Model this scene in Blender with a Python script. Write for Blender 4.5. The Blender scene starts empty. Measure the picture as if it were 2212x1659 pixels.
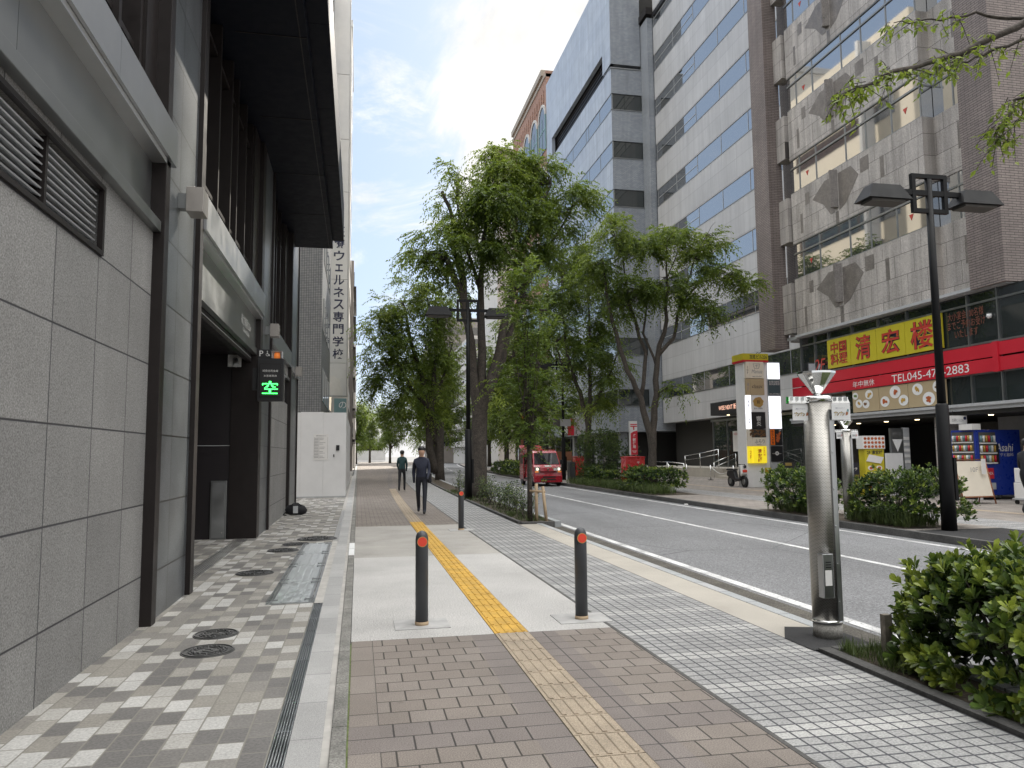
import bpy, math, random
import numpy as np
from mathutils import Vector, Matrix
R = math.radians
S = bpy.context.scene
COL = S.collection
random.seed(7)

# ------------------------------------------------------------------ camera, sky, sun, exposure
YAW, PITCH, ROLL = R(11.46), R(5.34), R(0.5)
fw = Vector((math.sin(YAW)*math.cos(PITCH), math.cos(YAW)*math.cos(PITCH), math.sin(PITCH)))
rt0 = Vector((math.cos(YAW), -math.sin(YAW), 0)); up0 = rt0.cross(fw)
rt = rt0*math.cos(ROLL) - up0*math.sin(ROLL); up = up0*math.cos(ROLL) + rt0*math.sin(ROLL)
cd = bpy.data.cameras.new('camera'); cam = bpy.data.objects.new('camera', cd); COL.objects.link(cam)
cd.sensor_fit = 'HORIZONTAL'; cd.sensor_width = 36.0; cd.lens = 36.0*1640/2212
cd.clip_start = 0.05; cd.clip_end = 3000
m = Matrix((rt, up, -fw)).transposed().to_4x4(); m.translation = Vector((0, 0, 1.5)); cam.matrix_world = m
S.camera = cam

SUN_AZ, SUN_EL = R(28), R(37)          # azimuth measured from +Y towards +X
sd = Vector((math.sin(SUN_AZ)*math.cos(SUN_EL), math.cos(SUN_AZ)*math.cos(SUN_EL), math.sin(SUN_EL)))
sl = bpy.data.lights.new('sun', 'SUN'); sl.energy = 4.0; sl.angle = R(0.5); sl.color = (1.0, 0.93, 0.82)
sun = bpy.data.objects.new('sun', sl); COL.objects.link(sun)
sun.rotation_euler = sd.to_track_quat('Z', 'Y').to_euler(); sun.location = (20, 60, 60)

class NT:
    def __init__(s, tree): s.t = tree
    def n(s, typ, ins=None, **kw):
        d = s.t.nodes.new(typ)
        for k, v in kw.items(): setattr(d, k, v)
        for k, v in (ins or {}).items(): s.put(d.inputs[k], v)
        return d
    def put(s, sock, v):
        if isinstance(v, bpy.types.NodeSocket): s.t.links.new(v, sock)
        elif v is not None: sock.default_value = v
    def m(s, op, a, b=None, c=None):
        d = s.t.nodes.new('ShaderNodeMath'); d.operation = op
        for i, v in enumerate((a, b, c)): s.put(d.inputs[i], v)
        return d.outputs[0]
    def mix(s, f, a, b, bt='MIX'):
        d = s.t.nodes.new('ShaderNodeMix'); d.data_type = 'RGBA'; d.blend_type = bt
        s.put(d.inputs[0], f); s.put(d.inputs[6], c4(a)); s.put(d.inputs[7], c4(b)); return d.outputs[2]
    def rng(s, v, a, b, c=0.0, d=1.0, smooth=False):
        q = s.t.nodes.new('ShaderNodeMapRange'); s.put(q.inputs[0], v)
        if smooth: q.interpolation_type = 'SMOOTHSTEP'
        for i, x in enumerate((a, b, c, d)): s.put(q.inputs[i+1], x)
        return q.outputs[0]
    def noise(s, vec, scale, detail=4, rough=.55, dist=0.0):
        q = s.n('ShaderNodeTexNoise', {'Scale': scale, 'Detail': detail, 'Roughness': rough, 'Distortion': dist})
        if vec is not None: s.put(q.inputs['Vector'], vec)
        return q.outputs[0]
    def ramp(s, f, stops, const=False):
        q = s.t.nodes.new('ShaderNodeValToRGB'); s.put(q.inputs[0], f); e = q.color_ramp.elements
        if const: q.color_ramp.interpolation = 'CONSTANT'
        while len(e) < len(stops): e.new(0.5)
        for k, (p, c) in enumerate(stops): e[k].position = p; e[k].color = c4(c)
        return q.outputs[0]
def c4(c):
    if isinstance(c, bpy.types.NodeSocket): return c
    if isinstance(c, (int, float)): return (c, c, c, 1)
    return tuple(c)+(1,) if len(c) == 3 else tuple(c)

w = bpy.data.worlds.new('World'); S.world = w; w.use_nodes = True
nt = NT(w.node_tree); bg = w.node_tree.nodes['Background']
sky = nt.n('ShaderNodeTexSky', sky_type='NISHITA', sun_disc=False, sun_elevation=SUN_EL, sun_rotation=SUN_AZ,
           altitude=50, air_density=1.0, dust_density=1.2, ozone_density=1.2)
tc = nt.n('ShaderNodeTexCoord').outputs['Generated']
sx = nt.n('ShaderNodeSeparateXYZ', {0: tc}); X_, Y_, Z_ = sx.outputs
el = nt.m('MAXIMUM', Z_, 0.02)
# planar cloud layer: direction / elevation
px = nt.m('DIVIDE', X_, nt.m('ADD', el, .22)); py = nt.m('DIVIDE', Y_, nt.m('ADD', el, .22))
pv = nt.n('ShaderNodeCombineXYZ', {0: px, 1: nt.m('MULTIPLY', py, .42), 2: 0.37}).outputs[0]
n1 = nt.noise(pv, 2.1, 9, .62, .6); n2 = nt.noise(pv, 7.5, 8, .65, .3)
cn = nt.m('ADD', nt.m('MULTIPLY', n1, .72), nt.m('MULTIPLY', n2, .28))
# cloud bank to the right of the street axis, towards and beyond the sun; unseen bright overcast added overhead and behind to light the street
az = nt.m('ARCTAN2', X_, Y_)
azn = nt.m('ADD', az, nt.m('MULTIPLY', nt.m('SUBTRACT', nt.noise(pv, 1.3, 4, .5), .5), .30))
bank = nt.rng(azn, 0.06, 0.26, 0, 1, True)
bank = nt.m('MULTIPLY', bank, nt.rng(Z_, .14, .30, .55, 1, True))
over = nt.rng(Z_, .52, .80, 0, 1, True); back = nt.rng(Y_, -.05, .45, 1, 0, True)
low = nt.rng(Z_, .04, .30, .85, 0, True)
cov = nt.m('MAXIMUM', nt.m('MAXIMUM', bank, low), nt.m('MAXIMUM', over, back))
thr = nt.rng(cov, 0, 1, .64, .37)
cl = nt.rng(nt.m('SUBTRACT', cn, thr), 0.0, .16, 0, 1, True)
wv = nt.n('ShaderNodeVectorMath', {0: pv, 1: (1.0, 2.6, 1)}, operation='MULTIPLY').outputs[0]
wisp = nt.m('MULTIPLY', nt.rng(nt.noise(wv, 2.6, 10, .68, 1.2), .48, .72, 0, 1, True), nt.rng(azn, -.22, .12, .12, .85))
cl = nt.m('MAXIMUM', cl, nt.m('MULTIPLY', wisp, nt.rng(Z_, .12, .3, .35, 1)))
CLB, CLF = 19.0, 4.3
cb = nt.m('ADD', nt.rng(over, 0, 1, nt.rng(back, 0, 1, CLF, 4.6), CLB), nt.m('MULTIPLY', nt.m('SUBTRACT', n2, .5), 3.4))
cc = nt.n('ShaderNodeVectorMath', {0: (1.0, .985, .955), 3: cb}, operation='SCALE').outputs[0]
# thin white veil softens the clear blue
base = nt.mix(.80, sky.outputs[0], (1.95, 2.5, 3.35))
col = nt.mix(cl, base, cc)
w.node_tree.links.new(col, bg.inputs[0]); bg.inputs[1].default_value = 0.12
S.view_settings.view_transform = 'Standard'; S.view_settings.look = 'None'
S.view_settings.exposure = 1.10; S.view_settings.gamma = 1.0; S.view_settings.use_curve_mapping = False
S.cycles.use_denoising = True
S.cycles.max_bounces = 7; S.cycles.diffuse_bounces = 4; S.cycles.glossy_bounces = 4; S.cycles.transmission_bounces = 4
S.cycles.transparent_max_bounces = 6; S.cycles.caustics_reflective = False; S.cycles.caustics_refractive = False

# ------------------------------------------------------------------ materials
MATS = {}
def newmat(name):
    a = bpy.data.materials.new(name); a.use_nodes = True; MATS[name] = a
    t = NT(a.node_tree); return a, t, a.node_tree.nodes['Principled BSDF']
def setp(b, t, **kw):
    nm = dict(col='Base Color', rough='Roughness', metal='Metallic', spec='Specular IOR Level', ior='IOR', normal='Normal',
              emit='Emission Color', es='Emission Strength', coat='Coat Weight', crough='Coat Roughness', alpha='Alpha', trans='Transmission Weight')
    for k, v in kw.items():
        if v is None: continue
        if k in ('col', 'emit'): v = c4(v)
        t.put(b.inputs[nm[k]], v)
def pos(t): return t.n('ShaderNodeNewGeometry').outputs['Position']
def SPOT(t, p, amt):
    # old gum and drip spots trodden into paving
    v = t.n('ShaderNodeTexVoronoi', {'Vector': p, 'Scale': 3.2}); near = t.rng(v.outputs['Distance'], .05, .085, 1, 0)
    pick = t.m('GREATER_THAN', t.n('ShaderNodeSeparateColor', {0: v.outputs['Color']}).outputs[0], .62)
    big = t.rng(t.noise(p, .9, 6, .7), .50, .72, 0, .8)
    return t.m('SUBTRACT', 1, t.m('MULTIPLY', t.m('MAXIMUM', t.m('MULTIPLY', near, pick), big), amt))
def M(name, col, rough=.6, metal=0., var=.15, scale=6., fine=0., bump=0., bscale=60., spec=None, coat=None, obj=False, spots=0.):
    """plain material whose colour wanders a little (wear, dust) with a procedural noise"""
    a, t, b = newmat(name)
    p = t.n('ShaderNodeTexCoord').outputs['Object'] if obj else pos(t)
    n = t.noise(p, scale, 6, .6)
    f = t.rng(n, .3, .7, 1-var, 1+var)
    if fine:
        f = t.m('MULTIPLY', f, t.rng(t.noise(p, bscale, 2, .5), .3, .7, 1-fine, 1+fine))
    if spots: f = t.m('MULTIPLY', f, SPOT(t, p, spots))
    v = t.n('ShaderNodeVectorMath', {0: tuple(c4(col)[:3]), 3: f}, operation='SCALE').outputs[0]
    setp(b, t, col=v, rough=t.rng(n, .3, .7, max(.02, rough-.06), rough+.06), metal=metal, spec=spec, coat=coat)
    if bump:
        bn = t.n('ShaderNodeBump', {'Strength': bump, 'Distance': .01, 'Height': t.noise(p, bscale, 3, .6)})
        setp(b, t, normal=bn.outputs[0])
    return a
def GRID(name, ax, w_, h_, cols, jw=.006, jcol=.1, off=.5, rough=.6, metal=0., fine=.1, fscale=150., var=.12, vscale=1.2, bump=.25,
         shift=(0, 0), streak=0., rnd_rough=0., spec=None, jw2=None, rowband=None, spots=0.):
    """tiled surface in world space: ax = two-letter axes ('XY' floor, 'YZ' wall, 'HZ' wall facing either way)"""
    a, t, b = newmat(name); p = pos(t)
    s = t.n('ShaderNodeSeparateXYZ', {0: p}).outputs
    A = {'X': s[0], 'Y': s[1], 'Z': s[2]}
    if 'H' in ax: A['H'] = t.m('ADD', s[0], s[1])
    u = t.m('ADD', A[ax[0]], shift[0]); v = t.m('ADD', A[ax[1]], shift[1])
    vv = t.m('DIVIDE', v, h_); row = t.m('FLOOR', vv)
    uu = t.m('ADD', t.m('DIVIDE', u, w_), t.m('MULTIPLY', row, off)) if off != 'rnd' else \
        t.m('ADD', t.m('DIVIDE', u, w_), t.n('ShaderNodeTexWhiteNoise', {'W': row}, noise_dimensions='1D').outputs[0])
    colm = t.m('FLOOR', uu)
    rv = t.n('ShaderNodeCombineXYZ', {0: colm, 1: row}).outputs[0]
    rnd = t.n('ShaderNodeTexWhiteNoise', {'Vector': rv}, noise_dimensions='2D').outputs[0]
    c = t.ramp(rnd, cols, True) if len(cols) > 1 else c4(cols[0][1])
    if rowband:                     # (period, width, colour): rows of a second colour
        mm = t.m('MODULO', t.m('ADD', row, 1000), rowband[0]); c = t.mix(t.m('LESS_THAN', mm, rowband[1]), c, rowband[2])
    fu = t.m('FRACT', uu); fv = t.m('FRACT', vv)
    du = t.m('MULTIPLY', t.m('MINIMUM', fu, t.m('SUBTRACT', 1, fu)), w_)
    dv = t.m('MULTIPLY', t.m('MINIMUM', fv, t.m('SUBTRACT', 1, fv)), h_)
    if jw2: dv = t.m('MULTIPLY', dv, jw/jw2)
    d = t.m('MINIMUM', du, dv)
    jm = t.rng(d, jw*.35, jw*.75, 1, 0)
    n = t.noise(p, vscale, 5, .6)
    f = t.rng(n, .3, .7, 1-var, 1+var)
    if fine:
        f = t.m('MULTIPLY', f, t.rng(t.noise(p, fscale, 2, .6), .32, .68, 1-fine, 1+fine))
    if streak:
        sp = t.n('ShaderNodeVectorMath', {0: p, 1: (2.2, 2.2, .12)}, operation='MULTIPLY').outputs[0]
        f = t.m('MULTIPLY', f, t.rng(t.noise(sp, 1.6, 4, .6), .35, .65, 1-streak, 1+streak*.5))
    if spots: f = t.m('MULTIPLY', f, SPOT(t, p, spots))
    c = t.n('ShaderNodeVectorMath', {0: c, 3: f}, operation='SCALE').outputs[0]
    c = t.mix(jm, c, jcol)
    setp(b, t, col=c, metal=metal, spec=spec, rough=(t.m('ADD', rough, t.m('MULTIPLY', rnd, rnd_rough)) if rnd_rough else rough))
    if bump:
        h = t.m('SUBTRACT', t.m('MULTIPLY', t.noise(p, fscale, 3, .6), .35), t.m('MULTIPLY', jm, 1.0))
        setp(b, t, normal=t.n('ShaderNodeBump', {'Strength': bump, 'Distance': .006, 'Height': h}).outputs[0])
    return a
def GLASS(name, col=(.03, .035, .04), ior=2.3, rough=.02, wav=.012):
    a, t, b = newmat(name); p = pos(t)
    setp(b, t, col=col, rough=rough, ior=ior, spec=.5)
    if wav:
        setp(b, t, normal=t.n('ShaderNodeBump', {'Strength': wav*10, 'Distance': .01, 'Height': t.noise(p, .55, 2, .5)}).outputs[0])
    return a
def EMIT(name, col, st, tex=None):
    a, t, b = newmat(name); setp(b, t, col=col, emit=col, es=st, rough=.4); return a
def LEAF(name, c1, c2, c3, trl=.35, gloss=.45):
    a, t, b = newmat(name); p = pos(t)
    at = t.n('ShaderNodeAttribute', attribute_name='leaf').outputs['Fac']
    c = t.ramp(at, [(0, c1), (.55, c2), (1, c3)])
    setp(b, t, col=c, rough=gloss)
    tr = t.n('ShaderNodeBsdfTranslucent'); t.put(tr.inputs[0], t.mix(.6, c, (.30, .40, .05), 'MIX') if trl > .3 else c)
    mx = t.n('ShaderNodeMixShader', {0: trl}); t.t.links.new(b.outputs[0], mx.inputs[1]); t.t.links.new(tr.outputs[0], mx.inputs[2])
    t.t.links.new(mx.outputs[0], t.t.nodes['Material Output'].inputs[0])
    return a

# ------------------------------------------------------------------ object helpers
def tag(o, label, cat=None, group=None, kind=None):
    o['label'] = label
    if cat: o['category'] = cat
    if group: o['group'] = group
    if kind: o['kind'] = kind
    return o
def empty(name, loc, label, cat, group=None, rz=0):
    o = bpy.data.objects.new(name, None); COL.objects.link(o); o.location = loc; o.rotation_euler = (0, 0, rz); o.empty_display_size = .2
    return tag(o, label, cat, group)
def chain(o):
    """translation of the object in world space (all parents here are unrotated while being built)"""
    v = Vector(o.location)
    while o.parent: o = o.parent; v += Vector(o.location)
    return v
class MB:
    def __init__(s): s.v = []; s.f = []; s.mi = []; s.sm = []
    def face(s, pts, m=0, sm=False):
        k = len(s.v); s.v += [tuple(p) for p in pts]; s.f.append(tuple(range(k, k+len(pts)))); s.mi.append(m); s.sm.append(sm); return s
    def box(s, x0, x1, y0, y1, z0, z1, m=0):
        k = len(s.v)
        s.v += [(x0, y0, z0), (x1, y0, z0), (x1, y1, z0), (x0, y1, z0), (x0, y0, z1), (x1, y0, z1), (x1, y1, z1), (x0, y1, z1)]
        for q in ((3, 2, 1, 0), (4, 5, 6, 7), (0, 1, 5, 4), (1, 2, 6, 5), (2, 3, 7, 6), (3, 0, 4, 7)):
            s.f.append(tuple(k+i for i in q)); s.mi.append(m); s.sm.append(False)
        return s
    def prism(s, pts, a, b, axis='Y', m=0):
        """polygon in the other two axes (x,z for Y; y,z for X; x,y for Z) extruded from a to b"""
        def P(p, t): return {'Y': (p[0], t, p[1]), 'X': (t, p[0], p[1]), 'Z': (p[0], p[1], t)}[axis]
        n = len(pts); k = len(s.v)
        s.v += [P(p, a) for p in pts]+[P(p, b) for p in pts]
        s.f.append(tuple(range(k, k+n))[::-1]); s.f.append(tuple(range(k+n, k+2*n)))
        for i in range(n): s.f.append((k+i, k+(i+1) % n, k+n+(i+1) % n, k+n+i))
        s.mi += [m]*(n+2); s.sm += [False]*(n+2); return s
    def tube(s, path, rad, n=8, m=0, caps=True, sm=True):
        path = [Vector(p) for p in path]; rad = rad if isinstance(rad, (list, tuple)) else [rad]*len(path)
        k = len(s.v); L = len(path); prev = None
        for i, p in enumerate(path):
            d = (path[min(i+1, L-1)]-path[max(i-1, 0)]).normalized()
            if prev is None:
                a = d.orthogonal().normalized()
            else:
                a = (prev-d*prev.dot(d)); a = a.normalized() if a.length > 1e-6 else d.orthogonal().normalized()
            prev = a; b = d.cross(a)
            for j in range(n):
                t = 2*math.pi*j/n; s.v.append(tuple(p+(a*math.cos(t)+b*math.sin(t))*rad[i]))
        for i in range(L-1):
            for j in range(n):
                s.f.append((k+i*n+j, k+i*n+(j+1) % n, k+(i+1)*n+(j+1) % n, k+(i+1)*n+j)); s.mi.append(m); s.sm.append(sm)
        if caps:
            s.f.append(tuple(k+j for j in range(n))[::-1]); s.f.append(tuple(k+(L-1)*n+j for j in range(n))); s.mi += [m, m]; s.sm += [False, False]
        return s
    def cyl(s, x, y, z0, z1, r0, r1=None, n=20, m=0, sm=True):
        return s.tube([(x, y, z0), (x, y, z1)], [r0, r0 if r1 is None else r1], n, m, True, sm)
    def lathe(s, x, y, prof, n=24, m=0):
        return s.tube([(x, y, z) for r, z in prof], [max(r, .0005) for r, z in prof], n, m)
    def build(s, name, mats, parent=None, origin=None, bevel=0, fix=True):
        me = bpy.data.meshes.new(name)
        o = bpy.data.objects.new(name, me); COL.objects.link(o)
        base = Vector((0, 0, 0))
        if parent is not None: o.parent = parent; base = chain(parent)
        if origin is not None: o.location = Vector(origin)-base; base = Vector(origin)
        me.from_pydata([(a-base.x, b-base.y, c-base.z) for a, b, c in s.v], [], s.f)
        for q in (mats if isinstance(mats, (list, tuple)) else [mats]): me.materials.append(MATS[q] if isinstance(q, str) else q)
        me.polygons.foreach_set('material_index', s.mi); me.polygons.foreach_set('use_smooth', s.sm)
        if bevel:
            bv = o.modifiers.new('bevel', 'BEVEL'); bv.width = bevel; bv.segments = 2; bv.limit_method = 'ANGLE'; bv.angle_limit = R(40)
        return o
def struct(name, mb, mats, bevel=0):
    o = mb.build(name, mats, bevel=bevel); o['kind'] = 'structure'; return o
def solo(name, mb, mats, origin, label, cat, group=None, bevel=0):
    return tag(mb.build(name, mats, origin=origin, bevel=bevel), label, cat, group)
def copy_thing(o, loc, rz=None, label=None):
    c = o.copy(); COL.objects.link(c); c.location = loc
    if rz is not None: c.rotation_euler = (0, 0, rz)
    if label: c['label'] = label
    def rec(src, dst):
        for ch in src.children:
            d = ch.copy(); COL.objects.link(d); d.parent = dst; d.matrix_parent_inverse = ch.matrix_parent_inverse; rec(ch, d)
    rec(o, c); return c
UPZ = Vector((0, 0, 1)); WEST = Vector((0, -1, 0)); EAST = Vector((1, 0, 0)); NORTH = Vector((0, 1, 0))
# right-hand direction for someone reading: WEST for walls that face -X, EAST for walls that face the camera, NORTH for walls that face +X
def text(s, p, h, mat, parent, name='lettering', right=WEST, upv=UPZ, w_=None, thick=.004, shear=0., space=1., line=1.0, label=None, bold=0.0, align='CENTER'):
    c = bpy.data.curves.new('lettering', 'FONT'); c.body = s; c.align_x = 'CENTER'; c.shear = shear; c.space_character = space; c.space_line = line
    c.resolution_u = 3; c.offset = bold
    tmp = bpy.data.objects.new('tmp', c); me = bpy.data.meshes.new_from_object(tmp); bpy.data.objects.remove(tmp); bpy.data.curves.remove(c)
    n = len(me.vertices); co = np.empty(n*3); me.vertices.foreach_get('co', co); co = co.reshape(-1, 3)
    if n == 0: return None
    mn = co.min(0); mx = co.max(0); ctr = (mn+mx)/2; sz = mx-mn
    sy = h/sz[1] if h else w_/sz[0]; sxx = w_/sz[0] if w_ else sy
    nor = Vector(right).cross(upv)
    base = chain(parent) if parent else Vector((0, 0, 0)); q = Vector(p)+nor*thick-base
    P = np.array(q)+np.outer((co[:, 0]-ctr[0])*sxx, np.array(right))+np.outer((co[:, 1]-ctr[1])*sy, np.array(upv))
    me.vertices.foreach_set('co', P.ravel()); me.update()
    o = bpy.data.objects.new(name, me); COL.objects.link(o); me.materials.clear(); me.materials.append(MATS[mat]); o.parent = parent
    if label: o['label'] = label
    return o

# leaves: rhombic leaf faces with a per-leaf tone, built in bulk
rg = np.random.default_rng(11)
def unit(a): return a/np.maximum(np.linalg.norm(a, axis=-1, keepdims=True), 1e-9)
def leafmesh(name, P, D, Nn, L, W, tone, mat, parent=None, fold=.18, origin=None, shape='rhomb'):
    """P leaf base, D direction, Nn leaf normal; one folded leaf = two quads"""
    D = unit(D); Sd = unit(np.cross(D, Nn)); Nn = np.cross(Sd, D)
    n = len(P); L = L[:, None]; W = W[:, None]
    c = [P, P+D*L*.42+Sd*W*.5+Nn*W*fold, P+D*L, P+D*L*.42-Sd*W*.5+Nn*W*fold, P+D*L*.5-Nn*W*.06]
    if shape == 'obovate':
        c = [P, P+D*L*.40+Sd*W*.36+Nn*W*fold*.6, P+D*L*.78+Sd*W*.47+Nn*W*fold*.8, P+D*L-Nn*L*.04, P+D*L*.78-Sd*W*.47+Nn*W*fold*.8, P+D*L*.40-Sd*W*.36+Nn*W*fold*.6]
    V = np.stack(c, 1).reshape(-1, 3)
    base = Vector((0, 0, 0))
    me = bpy.data.meshes.new(name); o = bpy.data.objects.new(name, me); COL.objects.link(o)
    if parent is not None: o.parent = parent; base = chain(parent)
    if origin is not None: o.location = Vector(origin)-base; base = Vector(origin)
    V = V-np.array(base)
    i = np.arange(n)*len(c)
    F = np.stack([np.stack([i, i+1, i+2, i+3], 1), np.stack([i, i+3, i+4, i+5], 1)], 1).reshape(-1, 4) if shape == 'obovate' else \
        np.stack([np.stack([i, i+1, i+2, i+4], 1), np.stack([i, i+4, i+2, i+3], 1)], 1).reshape(-1, 4)
    me.vertices.add(len(V)); me.vertices.foreach_set('co', V.ravel())
    me.loops.add(F.size); me.loops.foreach_set('vertex_index', F.ravel())
    me.polygons.add(len(F)); me.polygons.foreach_set('loop_start', np.arange(0, F.size, 4)); me.polygons.foreach_set('loop_total', np.full(len(F), 4))
    me.update(calc_edges=True)
    at = me.attributes.new('leaf', 'FLOAT', 'FACE'); at.data.foreach_set('value', np.repeat(tone, 2).astype(np.float32))
    me.materials.append(MATS[mat]); return o
def sprays(clumps, n, leafL, leafW, k=11, slen=.6, droop=.5, hang=.0, young=.0):
    """feathery twigs: clumps = (x,y,z, rx,ry,rz, weight, tone)"""
    wt = np.array([c[6] for c in clumps], float); wt /= wt.sum(); ci = rg.choice(len(clumps), n, p=wt); C_ = np.array([c[:3] for c in clumps])[ci]; Rr = np.array([c[3:6] for c in clumps])[ci]
    tn = np.array([c[7] for c in clumps])[ci]
    ns = 9; sd_ = unit(rg.normal(size=(len(clumps), ns, 3)))*rg.uniform(.35, 1.05, (len(clumps), ns, 1)); st = rg.normal(size=(len(clumps), ns))*.12
    si = rg.integers(0, ns, n); sub = sd_[ci, si]; tn = tn+st[ci, si]
    off = sub+rg.normal(size=(n, 3))*.20
    O = C_+off*Rr; d = unit(off+np.array([0, 0, .05]))
    dirs = unit(d*np.array([1, 1, .45])+rg.normal(size=(n, 3))*.45+np.array([0, 0, .1-hang]))
    sl = slen*rg.uniform(.6, 1.3, n)
    P = []; D = []; N_ = []; T = []
    tb = np.clip(tn+rg.normal(size=n)*.16, 0, 1)
    for j in range(k):
        t = (j+.6)/k
        q = O+dirs*(sl*t)[:, None]+np.array([0, 0, -1])*(droop*sl*t*t)[:, None]
        tang = unit(dirs+np.array([0, 0, -2*droop*t])[None, :]*np.ones((n, 1)))
        sidev = unit(np.cross(tang, np.array([0, 0, 1.])+rg.normal(size=(n, 3))*.25))*(1 if j % 2 else -1)
        P.append(q); D.append(unit(sidev*.85+tang*.75+rg.normal(size=(n, 3))*.22+np.array([0, 0, -.25-hang*.5])))
        N_.append(unit(rg.normal(size=(n, 3))*.55+np.array([0, 0, 1.]))); T.append(np.clip(tb+rg.normal(size=n)*.08+(.12*t if young else 0), 0, 1))
    P = np.concatenate(P); m_ = len(P)
    return P, np.concatenate(D), np.concatenate(N_), leafL*rg.uniform(.7, 1.2, m_), leafW*rg.uniform(.75, 1.2, m_), np.concatenate(T)
def curve_pts(a, b, sag=.0, n=6, wob=.0):
    a, b = Vector(a), Vector(b); out = []
    for i in range(n+1):
        t = i/n; p = a.lerp(b, t); p.z += sag*math.sin(math.pi*t)*(b-a).length
        if 0 < i < n and wob: p += Vector((random.uniform(-1, 1), random.uniform(-1, 1), random.uniform(-.4, .4)))*wob
        out.append(p)
    return out
def tree(name, loc, label, trunk, limbs, clumps, n, leafL, leafW, mat, slen=.6, droop=.5, hang=0., k=11, group=None, stubs=(), bark='bark', cat='tree', wob=.05, twigs=True):
    """trunk: [(dx,dy,z,r)...]; limbs: list of such chains; clumps: (dx,dy,z, rx,ry,rz, weight, tone)"""
    root = empty(name, loc, label, cat, group); x, y, z0 = loc
    W_ = lambda p: (x+p[0], y+p[1], z0+p[2])
    mb = MB()
    mb.tube([W_(p) for p in trunk], [p[3] for p in trunk], 12)
    mb.build('trunk', bark, root)
    lm = MB()
    for L in limbs:
        pts = []; rad = []
        for a, b in zip(L[:-1], L[1:]):
            for i in range(3):
                t = i/3; pts.append(Vector(W_(a)).lerp(Vector(W_(b)), t)+Vector((random.uniform(-1, 1), random.uniform(-1, 1), random.uniform(-1, 1)))*wob*(1 if i else .4)); rad.append(a[3]*(1-t)+b[3]*t)
        pts.append(Vector(W_(L[-1]))); rad.append(L[-1][3]); lm.tube(pts, rad, 7)
    if twigs:
        tips = [L[-1] for L in limbs]+[q for L in limbs for q in L[1:-1]]
        for c in clumps:
            near = sorted(tips, key=lambda q: (q[0]-c[0])**2+(q[1]-c[1])**2+(q[2]-c[2])**2)[:2]
            for q in near[:1]:
                for _ in range(5):
                    e = (c[0]+random.uniform(-.7, .7)*c[3], c[1]+random.uniform(-.7, .7)*c[4], c[2]+random.uniform(-.5, .8)*c[5])
                    lm.tube(curve_pts(W_(q), W_(e), .06, 5, .06), [.022, .02, .016, .012, .009, .005], 5)
    lm.build('branches', bark, root)
    cl_ = [(x+c[0], y+c[1], z0+c[2])+tuple(c[3:]) for c in clumps]
    leafmesh('crown', *sprays(cl_, n, leafL, leafW, k, slen, droop, hang), mat, root)
    return root
def bushleaves(cx, cy, cz, rx, ry, rz, n, L, W, per=7, tone=.5, flat=.7, inner=.5, low=.0):
    """whorls of leaves at shoot tips over a lumpy mound"""
    lump = unit(rg.normal(size=(9, 3))); amp = rg.uniform(.05, .22, 9)
    d = unit(rg.normal(size=(n, 3))); d[:, 2] = np.abs(d[:, 2])*(1+low)-low*.8; d = unit(d)
    bulge = 1+(np.maximum(0, d@lump.T-.6)/.4*amp).sum(1)-.08
    r = np.where(rg.random(n) < inner, rg.uniform(.5, .95, n), rg.uniform(.93, 1.06, n))*bulge
    sup = np.abs(d)**flat*np.sign(d)
    O = np.array([cx, cy, cz])+sup*r[:, None]*np.array([rx, ry, rz])
    shoot = np.maximum(0, rg.random(n)-.8)*1.6*min(rx, rz); O = O+unit(d+np.array([0, 0, .6])+rg.normal(size=(n, 3))*.3)*(shoot*(r > .85))[:, None]
    ax = unit(d+np.array([0, 0, .75])+rg.normal(size=(n, 3))*.3)
    P = []; D = []; N_ = []; T = []; Ls = []
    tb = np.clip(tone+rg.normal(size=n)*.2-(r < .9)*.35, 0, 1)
    e1 = unit(np.cross(ax, rg.normal(size=(n, 3)))); e2 = np.cross(ax, e1)
    for j in range(per):
        a = 2*np.pi*j/per*1.618*1.6+rg.uniform(-.3, .3, n); op = .35+.75*j/per
        radial = e1*np.cos(a)[:, None]+e2*np.sin(a)[:, None]
        D.append(unit(ax*np.cos(op)+radial*np.sin(op*1.1)+rg.normal(size=(n, 3))*.1)); N_.append(ax-radial*.3)
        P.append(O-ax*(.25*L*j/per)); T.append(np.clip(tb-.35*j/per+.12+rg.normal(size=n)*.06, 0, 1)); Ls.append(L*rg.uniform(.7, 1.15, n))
    m_ = n*per
    return np.concatenate(P), np.concatenate(D), np.concatenate(N_), np.concatenate(Ls), W*rg.uniform(.8, 1.15, m_), np.concatenate(T)
def bush(name, loc, dims, n, L, W, mat, label, cat='bush', group=None, per=7, tone=.5, stems=14, low=0., flat=.7, cz=.5, inner=.5):
    x, y, z = loc; rx, ry, H = dims
    root = empty(name, loc, label, cat, group)
    leafmesh('foliage', *bushleaves(x, y, z+H*cz, rx, ry, H*(1-cz), n, L, W, per, tone, flat, inner, low), mat, root, shape='obovate')
    mb = MB()
    for _ in range(stems):
        a = random.uniform(0, 6.28); q = random.random()**.5
        mb.tube(curve_pts((x+math.cos(a)*rx*.35*q, y+math.sin(a)*ry*.35*q, z), (x+math.cos(a)*rx*.85*q, y+math.sin(a)*ry*.85*q, z+H*random.uniform(.6, .95)), 0, 4, .02), [.012, .011, .009, .007, .004], 5)
    mb.build('stems', 'bark', root)
    return root
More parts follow.
